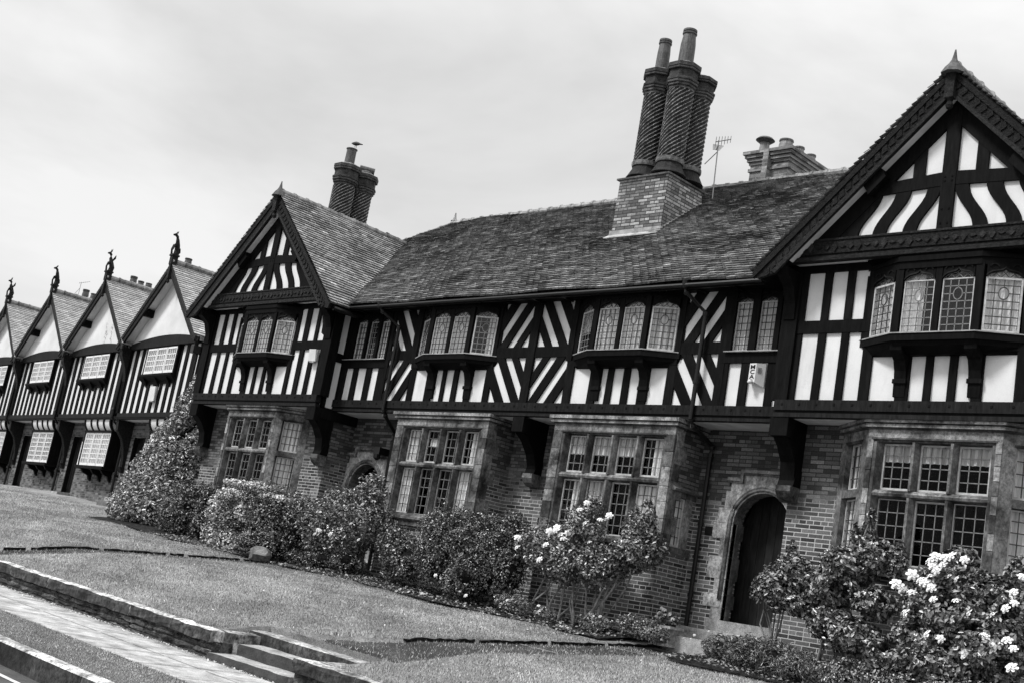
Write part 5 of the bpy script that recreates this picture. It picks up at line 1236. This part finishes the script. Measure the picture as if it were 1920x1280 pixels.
# ---------------------------------------------------------------- plants
def leaf_cloud(name,lobes,n,size,mat,parent,seed=1,shell=.75,droop=.3,tintpow=1.3,aspect=.55,gap=.5):
    g=np.random.default_rng(seed); L_=np.array([l for l in lobes]); vol=L_[:,3]*L_[:,3]*L_[:,4]; pr_=vol**.55; pr_/=pr_.sum()
    idx=g.choice(len(L_),n,p=pr_); d=g.normal(size=(n,3)); d/=np.linalg.norm(d,axis=1)[:,None]
    rr=np.where(g.random(n)<shell,g.uniform(.78,1.08,n),g.uniform(.2,.9,n))
    # lumpy surface with gaps
    lump=1+.14*np.sin(d[:,0]*7+idx*1.7)*np.sin(d[:,2]*6+idx)*1.0+.08*np.sin(d[:,1]*13+idx*2.3)
    C=L_[idx]; r3=np.stack([C[:,3],C[:,3],C[:,4]],1); p=C[:,:3]+d*r3*(rr*lump)[:,None]
    keep=np.sin(p[:,0]*9+seed)*np.sin(p[:,2]*11+1)*np.sin(p[:,1]*8)>-gap
    keep&=p[:,2]>np.array([Graw(a,b) for a,b in zip(p[:,0],p[:,1])])+.02
    p,d=p[keep],d[keep]; m=len(p)
    up=np.array([0,0,1.]); nrm=d*.7+up*.5+g.normal(0,.55,(m,3)); nrm/=np.linalg.norm(nrm,axis=1)[:,None]
    a=np.cross(nrm,g.normal(size=(m,3))); a/=np.linalg.norm(a,axis=1)[:,None]; b=np.cross(nrm,a)
    s=size*g.uniform(.6,1.35,m)[:,None]; w_=s*aspect
    v0=p-a*s*.5; v2=p+a*s*.5-nrm*s*droop*.4; v1=p+b*w_*.5+nrm*s*.10; v3=p-b*w_*.5+nrm*s*.10
    V=np.stack([v0,v1,v2,v0,v2,v3],1)
    # 4 shared verts -> two triangles
    V4=np.stack([v0,v1,v2,v3],1).reshape(-1,3); off=np.array(parent['_o']) if parent else np.zeros(3)
    me=bpy.data.meshes.new(name); me.vertices.add(m*4); me.vertices.foreach_set('co',(V4-off).ravel())
    li=(np.arange(m)[:,None]*4+np.array([0,1,2,0,2,3])).ravel(); me.loops.add(m*6); me.loops.foreach_set('vertex_index',li); me.polygons.add(m*2); me.polygons.foreach_set('loop_start',np.arange(m*2)*3); me.update(calc_edges=True)
    t_=g.random(m)**(tintpow*1.35); clump=.5+.5*np.sin(p[:,0]*5.1+seed)*np.sin(p[:,2]*6.3+seed*2)*np.sin(p[:,1]*4.2+1); t_=np.clip(t_*(.55+.7*clump),0,1)
    at=me.attributes.new('Tint','FLOAT','FACE'); at.data.foreach_set('value',np.repeat(t_,2).astype(np.float32))
    me.materials.append(M[mat]); o=bpy.data.objects.new(name,me); COL.objects.link(o); o.parent=parent; return o
def core(lobes,parent,k=.72,mat='soil'):  # solid dark lobes stand in for the shade deep inside the foliage
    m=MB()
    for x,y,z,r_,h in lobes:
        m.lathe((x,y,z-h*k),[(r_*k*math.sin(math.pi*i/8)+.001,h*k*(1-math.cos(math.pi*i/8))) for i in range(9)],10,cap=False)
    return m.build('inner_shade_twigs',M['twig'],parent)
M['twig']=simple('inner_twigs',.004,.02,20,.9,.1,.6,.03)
def stems(parent,base,tips,r0=.016,seed=1,name='stems'):
    q=random.Random(seed); m=MB()
    for bx,by in base:
        for k in range(2):
            tx_,ty_,tz_=q.choice(tips)[:3]; z0=Graw(bx,by)-.03; pts=[(bx,by,z0)]; n_=5
            wob=[(q.uniform(-.05,.05),q.uniform(-.05,.05)) for _ in range(n_)]
            for i in range(1,n_+1):
                f=i/n_; pts.append((bx+(tx_-bx)*f**1.2+wob[i-1][0],by+(ty_-by)*f+wob[i-1][1],z0+(tz_-z0)*f))
            m.tube(pts,[r0*(1-.12*i) for i in range(n_+1)],6,q.uniform(.7,1.6))
    return m.build(name,M['stem'],parent)
def rose_mesh():
    q=random.Random(5); m=MB()
    for ring_,(n_,r_,h_,tilt) in enumerate(((6,1.0,.0,.25),(5,.78,.14,.6),(5,.52,.26,.95),(4,.28,.34,1.3))):
        for k in range(n_):
            a=2*math.pi*k/n_+ring_*.5+q.uniform(-.12,.12); ca,sa=math.cos(a),math.sin(a); rr=r_*q.uniform(.9,1.1); wd=rr*.62+.06
            def pt(u,s_): # u along petal, s_ sideways
                rad=rr*u; z=h_+math.sin(tilt)*rr*u*.55+.12*math.sin(u*3.1)-(.10 if u>.9 else 0)*rr
                return (ca*rad-sa*s_*wd,sa*rad+ca*s_*wd,z-.08*s_*s_*0)
            c=[pt(.1,0),pt(.55,-.45),pt(.98,-.32),pt(1.05,0),pt(.98,.32),pt(.55,.45)]
            m.face(c)
    me=bpy.data.meshes.new('bloom'); me.from_pydata(m.v,[],m.f); me.attributes.new('Tint','FLOAT','FACE').data.foreach_set('value',[1.0]*len(m.f)); me.materials.append(M['petal']); return me
ROSE=rose_mesh()
ROSE2=ROSE.copy(); ROSE2.materials.clear(); ROSE2.materials.append(M['palebloom'])
BUD=ROSE.copy(); BUD.materials.clear(); BUD.materials.append(M['bud'])
def blooms(parent,pts,size,mesh=None,seed=1):
    q=random.Random(seed); off=Vector(parent['_o'])
    for p in pts:
        o=bpy.data.objects.new('flower',mesh or ROSE); COL.objects.link(o); o.parent=parent; o.location=Vector(p)-off
        o.rotation_euler=(R(q.uniform(25,75)),R(q.uniform(-25,25)),R(q.uniform(-60,40))); s_=size*q.uniform(.75,1.2); o.scale=(s_,s_,s_)
def plant(name,label,cat,loc,lobes,n,size,mat,seed,corek=.7,flowers=None,fs=.05,fm=None,stem=None,r0=.016,group=None,shrink=1,**kw):
    x,y=loc; t=thing(name,label,cat,(x,y,Graw(x,y)),group)
    if shrink!=1: lobes=[(a,b,c-e*(1-shrink)*.3,d*shrink,e*shrink) for a,b,c,d,e in lobes]
    leaf_cloud('foliage',lobes,int(n*1.5),size*.78,mat,t,seed,**kw)
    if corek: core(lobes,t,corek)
    if stem: stems(t,stem,lobes,r0,seed)
    if flowers: blooms(t,flowers,fs,fm,seed)
    return t
# conical variegated holly between the terrace and the left gable
t=thing('conical_tree','tall conical bush with pale-edged leaves standing between the terrace and the left gable','tree',(-28.3,16.4,Graw(-28.3,16.4)))
g0=Graw(-28.3,16.4); lob=[]
H=3.75
for i in range(26):
    f=i/25; z=g0+.25+f*(H-.32); r_=1.42*(1-f)**.85+.07; 
    nk=max(3,int(8*(1-f)))
    lob.append((-28.3,16.4,z,.34*(1-f*.7),.3))
    for k in range(nk):
        a=i*2.4+k*2*math.pi/nk; rr=max(0,r_-.42*(1-f*.6)) ; lob.append((-28.3+rr*math.cos(a),16.4+rr*math.sin(a),z,.44*(1-f*.62),.38*(1-f*.5)))
leaf_cloud('foliage',lob,85000,.084,'holly',t,11,shell=.9,tintpow=.8,aspect=.45,gap=2)
m=MB(); m.lathe((-28.3,16.4,g0),[(1.0*(1-i/10)+.02,i*.33) for i in range(11)],12); m.build('inner_shade_twigs',M['twig'],t)  # dark cone stands in for the shade inside the tree
m=MB(); m.tube([(-28.3,16.4,g0-.1),(-28.28,16.42,g0+1.5),(-28.3,16.4,g0+3.2)],[.09,.06,.02],8); m.build('trunk',M['stem'],t)
q=random.Random(4)
LB={
'hedge':[(-22.1,14.9,1.05,.6,.55),(-22.9,14.9,1.0,.55,.58),(-21.6,14.95,.95,.55,.55),(-22.3,14.75,.6,.55,.45),(-22.67,14.85,0.78,0.68,0.73),(-21.53,14.90,0.88,0.64,0.66),(-23.30,14.90,0.63,0.43,0.70),(-20.95,14.95,0.83,0.37,0.53),(-22.43,14.90,1.25,0.61,0.33),(-21.43,14.70,0.37,0.63,0.32),(-22.66,14.75,0.38,0.44,0.33)],
'dshrub':[(-25.06,15.10,1.00,0.45,0.50),(-25.24,15.10,0.62,0.40,0.40),(-24.27,15.00,0.57,0.35,0.46),(-24.44,15.10,1.10,0.35,0.37),(-25.9,15.2,.75,.45,.5)],
'A':[(-19.6,15.10,1.28,0.55,0.40),(-18.97,15.10,1.62,0.30,0.36),(-20.18,15.00,0.92,0.48,0.38),(-18.92,15.10,1.11,0.45,0.45),(-20.12,15.00,0.59,0.33,0.29),(-19.32,15.00,0.71,0.45,0.32),(-20.83,15.00,1.11,0.26,0.32)],
'low':[(-19.87,14.90,0.24,0.39,0.18),(-19.12,14.95,0.30,0.32,0.20),(-20.42,14.80,0.22,0.27,0.14)],
'small':[(-17.72,15.00,0.61,0.33,0.44),(-18.12,15.10,0.78,0.27,0.33),(-17.33,14.90,0.44,0.30,0.36),(-17.65,14.90,0.27,0.23,0.21)],
'azalea':[(-16.41,15.00,1.06,0.57,0.48),(-15.54,15.00,1.04,0.56,0.45),(-15.08,15.10,1.10,0.34,0.43),(-16.45,14.90,0.58,0.48,0.46),(-15.39,14.80,0.49,0.55,0.46),(-14.77,14.80,0.56,0.36,0.43),(-15.72,14.80,0.28,0.37,0.30),(-17.04,15.10,1.16,0.25,0.28)],
'B':[(-13.95,14.90,1.00,0.44,0.41),(-13.48,15.00,1.31,0.35,0.44),(-13.47,14.90,0.87,0.46,0.35),(-14.38,14.90,1.04,0.27,0.27),(-12.96,14.90,0.84,0.33,0.33),(-13.42,15.10,1.67,0.19,0.24),(-13.70,14.90,0.70,0.33,0.17)],
'C':[(-12.40,15.10,1.42,0.27,0.37),(-12.20,15.10,1.19,0.27,0.27),(-12.46,15.00,1.07,0.32,0.26),(-12.73,15.00,0.88,0.23,0.21),(-12.35,15.15,1.75,0.11,0.19)],
'g1':[(-12.13,15.10,0.05,0.30,0.16),(-12.39,15.10,0.09,0.15,0.11),(-12.75,14.8,.02,.25,.12)],
'g1b':[(-11.75,15.00,-0.01,0.22,0.12)],
'bed2':[(-10.46,14.80,-0.05,0.22,0.19),(-9.95,14.70,-0.05,0.32,0.23),(-9.46,14.60,-0.06,0.35,0.25),(-8.99,14.50,-0.10,0.34,0.22),(-8.55,14.40,-0.11,0.30,0.17)],
'D':[(-9.63,14.70,0.87,0.31,0.31),(-9.43,14.80,1.05,0.31,0.31),(-9.83,14.70,0.81,0.17,0.17),(-9.30,14.80,0.71,0.28,0.18),(-9.58,14.90,1.33,0.09,0.17)],
'E':[(-8.55,14.60,1.25,0.42,0.30),(-8.66,14.60,0.97,0.46,0.33),(-8.25,14.70,1.43,0.32,0.26),(-8.84,14.70,1.30,0.15,0.25),(-8.49,14.80,1.70,0.18,0.21),(-7.95,14.70,1.39,0.17,0.28),(-8.06,14.50,0.83,0.32,0.24),(-8.78,14.50,0.60,0.27,0.22),(-8.41,14.80,1.91,0.06,0.15),(-8.25,14.40,0.40,0.41,0.25),(-8.56,14.40,0.49,0.33,0.27)],
'F':[(-7.08,14.40,1.18,0.44,0.28),(-7.32,14.40,0.90,0.33,0.28),(-6.58,14.30,1.10,0.37,0.27),(-6.20,14.20,0.90,0.31,0.31),(-6.81,14.20,0.76,0.50,0.38),(-7.24,14.20,0.52,0.39,0.31),(-6.36,14.10,0.45,0.49,0.37),(-6.92,14.00,0.24,0.50,0.25),(-7.55,14.20,0.23,0.39,0.26),(-7.03,14.50,1.49,0.24,0.14),(-6.20,14.30,1.33,0.18,0.25)]}
plant('dark_shrub','low dark bush between the conical tree and the clipped flowering hedge','shrub',(-25,15.1),LB['dshrub'],9000,.075,'darkleaf',21,tintpow=1.2)
plant('flowering_hedge','rounded hedge thick with small pale flowers below the left stone bay','hedge',(-22.4,14.85),LB['hedge'],34000,.055,'flowerhedge',22,tintpow=1.5,shell=.93,gap=.85)
hd=[o for o in bpy.data.objects if o.name=='flowering_hedge'][0]
b_=leaf_cloud('blossom',[(-22.75,14.72,1.52,.42,.07),(-22.1,14.72,1.50,.45,.07),(-21.4,14.75,1.3,.4,.07),(-22.9,14.35,.95,.22,.3),(-22.75,14.3,.45,.14,.32),(-22.2,14.3,.35,.22,.2),(-21.9,14.35,.9,.2,.2),(-23.45,14.5,.6,.1,.35),(-22.5,14.35,1.25,.3,.12)],3600,.045,'blossom',hd,77,shell=.8,tintpow=.6,aspect=.9,gap=.15); b_['kind']='stuff'
F_A=[(-19.59,14.55,0.77),(-19.73,14.55,0.70),(-19.90,14.55,0.44),(-18.76,14.6,0.98),(-18.46,14.6,0.71),(-19.25,14.55,0.74),(-19.66,14.55,.78),(-19.62,14.55,.70)]
plant('rose_bush','tall loose rose bush in front of the left arched doorway','rose bush',(-19.5,15.05),LB['A'],11500,.075,'leaf',23,0,F_A,.05,ROSE2,[(-19.9,15.0),(-19.5,15.05),(-19.2,15.0),(-20.0,15.1)],.02,'rose bushes along the house front')
plant('low_shrub','low dark spreading shrub at the foot of the left rose bush','shrub',(-19.7,14.9),LB['low'],3200,.05,'darkleaf',24)
plant('small_shrub','small dark shrub just left of the large dark azalea under the middle bay','shrub',(-17.7,15.0),LB['small'],6500,.055,'darkleaf',25,.6,[(-17.45,14.62,.62),(-17.4,14.6,.9)],.03,ROSE2)
plant('azalea_bush','large dense dark bush below the left square stone bay','shrub',(-15.7,15.0),LB['azalea']+[(-16.0,15.0,.9,.55,.5),(-15.2,14.95,.85,.5,.5),(-16.6,14.9,.8,.45,.45)],36000,.052,'darkleaf',26,.75,[(-15.44,14.4,0.14),(-15.35,14.4,0.11),(-15.20,14.4,0.06),(-16.06,14.45,0.30),(-15.91,14.45,0.27)],.03)
F_B=[(-13.07,14.55,1.74),(-13.19,14.55,1.63),(-12.58,14.55,1.58),(-12.75,14.55,1.51),(-13.56,14.5,1.31),(-13.69,14.5,1.24),(-13.45,14.5,1.21),(-13.30,14.5,1.27),(-14.41,14.55,1.09),(-13.68,14.45,1.03),(-13.32,14.5,1.25),(-13.76,14.45,0.79),(-13.39,14.5,1.16),(-14.38,14.55,0.94),(-12.98,14.5,1.42),(-13.2,14.5,.98),(-12.62,14.55,1.52),(-13.5,14.45,1.27)]
plant('rose_bush','rose bush with white blooms against the right square stone bay','rose bush',(-13.6,14.95),LB['B'],10500,.07,'leaf',27,0,F_B,.062,None,[(-14.3,14.9),(-13.9,14.95),(-13.6,14.9),(-13.3,14.95),(-13.0,14.95)],.018,'rose bushes along the house front')
plant('rose_bush','leafy rose bush with long bare slanting stems just left of the downpipe','rose bush',(-12.6,15.05),LB['C'],6500,.07,'leaf',28,0,[(-13.06,14.75,1.17)],.05,None,[(-13.1,14.9),(-12.95,15.0),(-12.9,15.1)],.024,'rose bushes along the house front')
plant('border_plants','low clump of leafy plants at the wall foot left of the planter','plants',(-12.3,15.0),LB['g1'],3400,.045,'leaf',29,0,[(-12.6,14.72,.1),(-12.72,14.7,.08)],.03,ROSE2)
plant('border_plants','small clump of plants in front of the stone planter','plants',(-11.75,14.95),LB['g1b'],1400,.04,'leaf',30,.5)
# white-flowered tufts along the bed
plant('border_plants','small tufts with white flowers below the bare stems of the white rose','plants',(-14.1,14.6),[(-14.15,14.6,.05,.22,.14),(-13.6,14.6,.0,.18,.10),(-14.5,14.65,.08,.2,.12)],2600,.04,'leaf',31,0,[(-14.20,14.45,0.12),(-14.11,14.45,0.09),(-13.62,14.45,0.10),(-13.59,14.45,0.02),(-14.3,14.45,.1)],.035)
plant('lavender_bed','spiky lavender-like clumps right of the door steps','plants',(-9.5,14.6),LB['bed2'],11000,.07,'flowerhedge',32,.5,[(-10.9+.1*i,14.6+q.uniform(-.1,.1),-.02+q.uniform(0,.22)) for i in range(14)]+[(-9.6+.13*i,14.4+q.uniform(-.1,.1),-.1+q.uniform(0,.25)) for i in range(9)],.018,ROSE2,aspect=.18,droop=.1)
plant('rose_bush','round leafy rose bush with one dark bud right of the right doorway','rose bush',(-9.55,14.75),LB['D'],6200,.082,'leaf',33,0,[(-9.58,14.88,1.52)],.04,BUD,[(-9.6,14.75),(-9.5,14.8),(-9.7,14.8)],.016,'rose bushes along the house front',shrink=.88,gap=.4)
plant('rose_bush','large rose bush reaching the windows of the right-hand canted bay','rose bush',(-8.5,14.6),LB['E'],17000,.088,'leaf',34,0,[(-7.70,14.3,1.07),(-7.64,14.32,1.03)],.07,None,[(-8.8,14.5),(-8.6,14.6),(-8.4,14.55),(-8.2,14.6)],.022,'rose bushes along the house front',shrink=.8,gap=.35)
F_F=[(-7.06,13.95,1.41),(-6.94,13.95,1.41),(-6.87,13.95,1.44),(-7.06,13.90,1.30),(-7.01,13.90,1.25),(-7.07,13.90,1.18),(-6.84,13.90,1.20),(-6.75,13.90,1.18),(-7.30,13.90,1.17),(-7.19,13.90,1.12),(-7.13,13.90,1.10),(-7.05,13.90,1.05),(-7.28,13.90,0.97),(-7.01,13.90,0.92),(-7.29,13.85,0.72),(-6.71,13.85,0.94),(-6.54,13.85,0.81),(-6.71,13.95,1.41),(-6.25,13.80,0.83),(-6.07,13.85,1.11),(-6.05,13.85,0.99),(-6.14,13.85,0.92),(-6.02,13.9,1.29),(-6.96,13.75,0.51),(-6.80,13.75,0.49),(-6.30,13.75,0.59),(-6.05,13.75,0.58),(-6.16,13.75,0.51),(-6.20,13.75,0.44),(-6.50,13.75,0.37),(-6.29,13.7,0.40),(-6.83,13.7,0.23),(-5.95,13.7,0.50),(-5.95,13.7,0.30),(-6.95,13.93,1.33),(-7.1,13.93,1.36)]
plant('rose_bush','rose bush covered in large white blooms in the bottom right corner','rose bush',(-6.8,14.25),LB['F'],21000,.088,'leaf',35,0,F_F,.062,None,[(-7.3,14.2),(-7.0,14.2),(-6.7,14.2),(-6.3,14.15),(-7.5,14.2)],.02,'rose bushes along the house front',shrink=.86,gap=.4)
plant('border_plants','ground plants under the big rose bushes at the lower right','plants',(-7.8,14.1),[(-8.1,14.15,-.1,.35,.2),(-7.6,14.1,-.12,.35,.18),(-7.1,13.9,-.12,.4,.2),(-6.6,13.8,-.1,.4,.2),(-6.1,13.7,-.1,.4,.2)],9000,.05,'leaf',36,.4)
# dark bud standing above rose E
# planter with flowers beside the pipe
t=thing('flower_planter','square pale stone planter holding pale flowers beside the downpipe foot','planter',(-11.95,15.5,-.1))
m=MB(); m.box(-12.08,-11.80,15.38,15.66,-.14,.10,1); m.box(-12.11,-11.77,15.35,15.69,.10,.14,1.3); m.box(-12.10,-11.78,15.36,15.68,-.16,-.12,1.2)
for k in range(9): m.box(-12.06+.028*k,-12.045+.028*k,15.366,15.38,-.1,.09,1.8 if k%2 else .5)
m.build('pot_body',M['planter'],t); pt_=[(-11.95,15.5,.24,.17,.11)]; leaf_cloud('foliage',pt_,900,.06,'leaf',t,40); blooms(t,[(-11.95,15.38,.36),(-12.04,15.4,.30),(-11.86,15.4,.30),(-11.92,15.36,.27),(-12.0,15.38,.38),(-11.80,15.42,.25)],.045,ROSE2)
# boulder at the lawn corner
m=MB(); bm_=bmesh.new(); bmesh.ops.create_icosphere(bm_,subdivisions=2,radius=1)
for v_ in bm_.verts:
    c=v_.co; k=1+.18*math.sin(c.x*3.1+1)*math.sin(c.y*2.7)+.12*math.sin(c.z*5+c.x*2); c.x*=.25*k; c.y*=.18*k; c.z=max(c.z,-.6)*.185*k
    c.x+=rnd.uniform(-.02,.02); c.z+=rnd.uniform(-.02,.02)
me=bpy.data.meshes.new('boulder'); bm_.to_mesh(me); bm_.free(); me.attributes.new('Tint','FLOAT','FACE').data.foreach_set('value',[1.0]*len(me.polygons)); me.materials.append(M['rock'])
ro=bpy.data.objects.new('boulder',me); COL.objects.link(ro); ro.location=(-20.9,14.25,Graw(-20.9,14.25)+.12); tag(ro,'single pale boulder on the grass at the foot of the flowering hedge','rock')

# fallen petals and litter on bed, lawn edge and pavement foot
def litter(name,label,n,fz,size,mat,seed):
    g=np.random.default_rng(seed); pts=fz(g,n); m_=len(pts); th_=g.uniform(0,6.28,m_); s=size*g.uniform(.4,1.4,m_)
    a=np.stack([np.cos(th_)*s,np.sin(th_)*s,g.normal(0,.3,m_)*s],1); b=np.stack([-np.sin(th_)*s*.7,np.cos(th_)*s*.7,g.normal(0,.3,m_)*s],1)
    V=np.stack([pts-a,pts-b,pts+a,pts+b],1).reshape(-1,3); me=bpy.data.meshes.new(name); me.vertices.add(m_*4); me.vertices.foreach_set('co',V.ravel()); me.loops.add(m_*4); me.loops.foreach_set('vertex_index',np.arange(m_*4)); me.polygons.add(m_); me.polygons.foreach_set('loop_start',np.arange(m_)*4); me.update(calc_edges=True)
    at=me.attributes.new('Tint','FLOAT','FACE'); at.data.foreach_set('value',(g.random(m_)**1.5).astype(np.float32)); me.materials.append(M[mat]); o=bpy.data.objects.new(name,me); COL.objects.link(o); return tag(o,label,'litter',kind='stuff')
def bedpts(g,n):
    x=g.uniform(-25,-7,n); y=g.uniform(13.9,16,n); return np.array([(a,b,Graw(a,b)+.065+abs(g.normal(0,.012))) for a,b in zip(x,y) if not any(p[0]-.1<a<p[1]+.1 for p in PATHS)])
litter('leaf_litter','crumbs of soil and dead leaves over the planting bed',16000,bedpts,.022,'leaf',5)
def wallfoot(g,n):
    x=g.uniform(-32,-6,n); y=8.5-np.abs(g.normal(0,.07,n)); return np.array([(a,b,zp(a)+.012) for a,b in zip(x,y)])
litter('gutter_litter','grit and dry leaves swept against the foot of the stone wall',3500,wallfoot,.012,'blossom',6)
def lawnpts(g,n):
    x=g.uniform(-32,-7,n); y=g.uniform(8.9,15,n)**1.0; return np.array([(a,b,G(a,b)+.028) for a,b in zip(x,y)])
litter('daisies','tiny pale flecks of daisies and clippings over the lawn',2600,lawnpts,.011,'blossom',8)
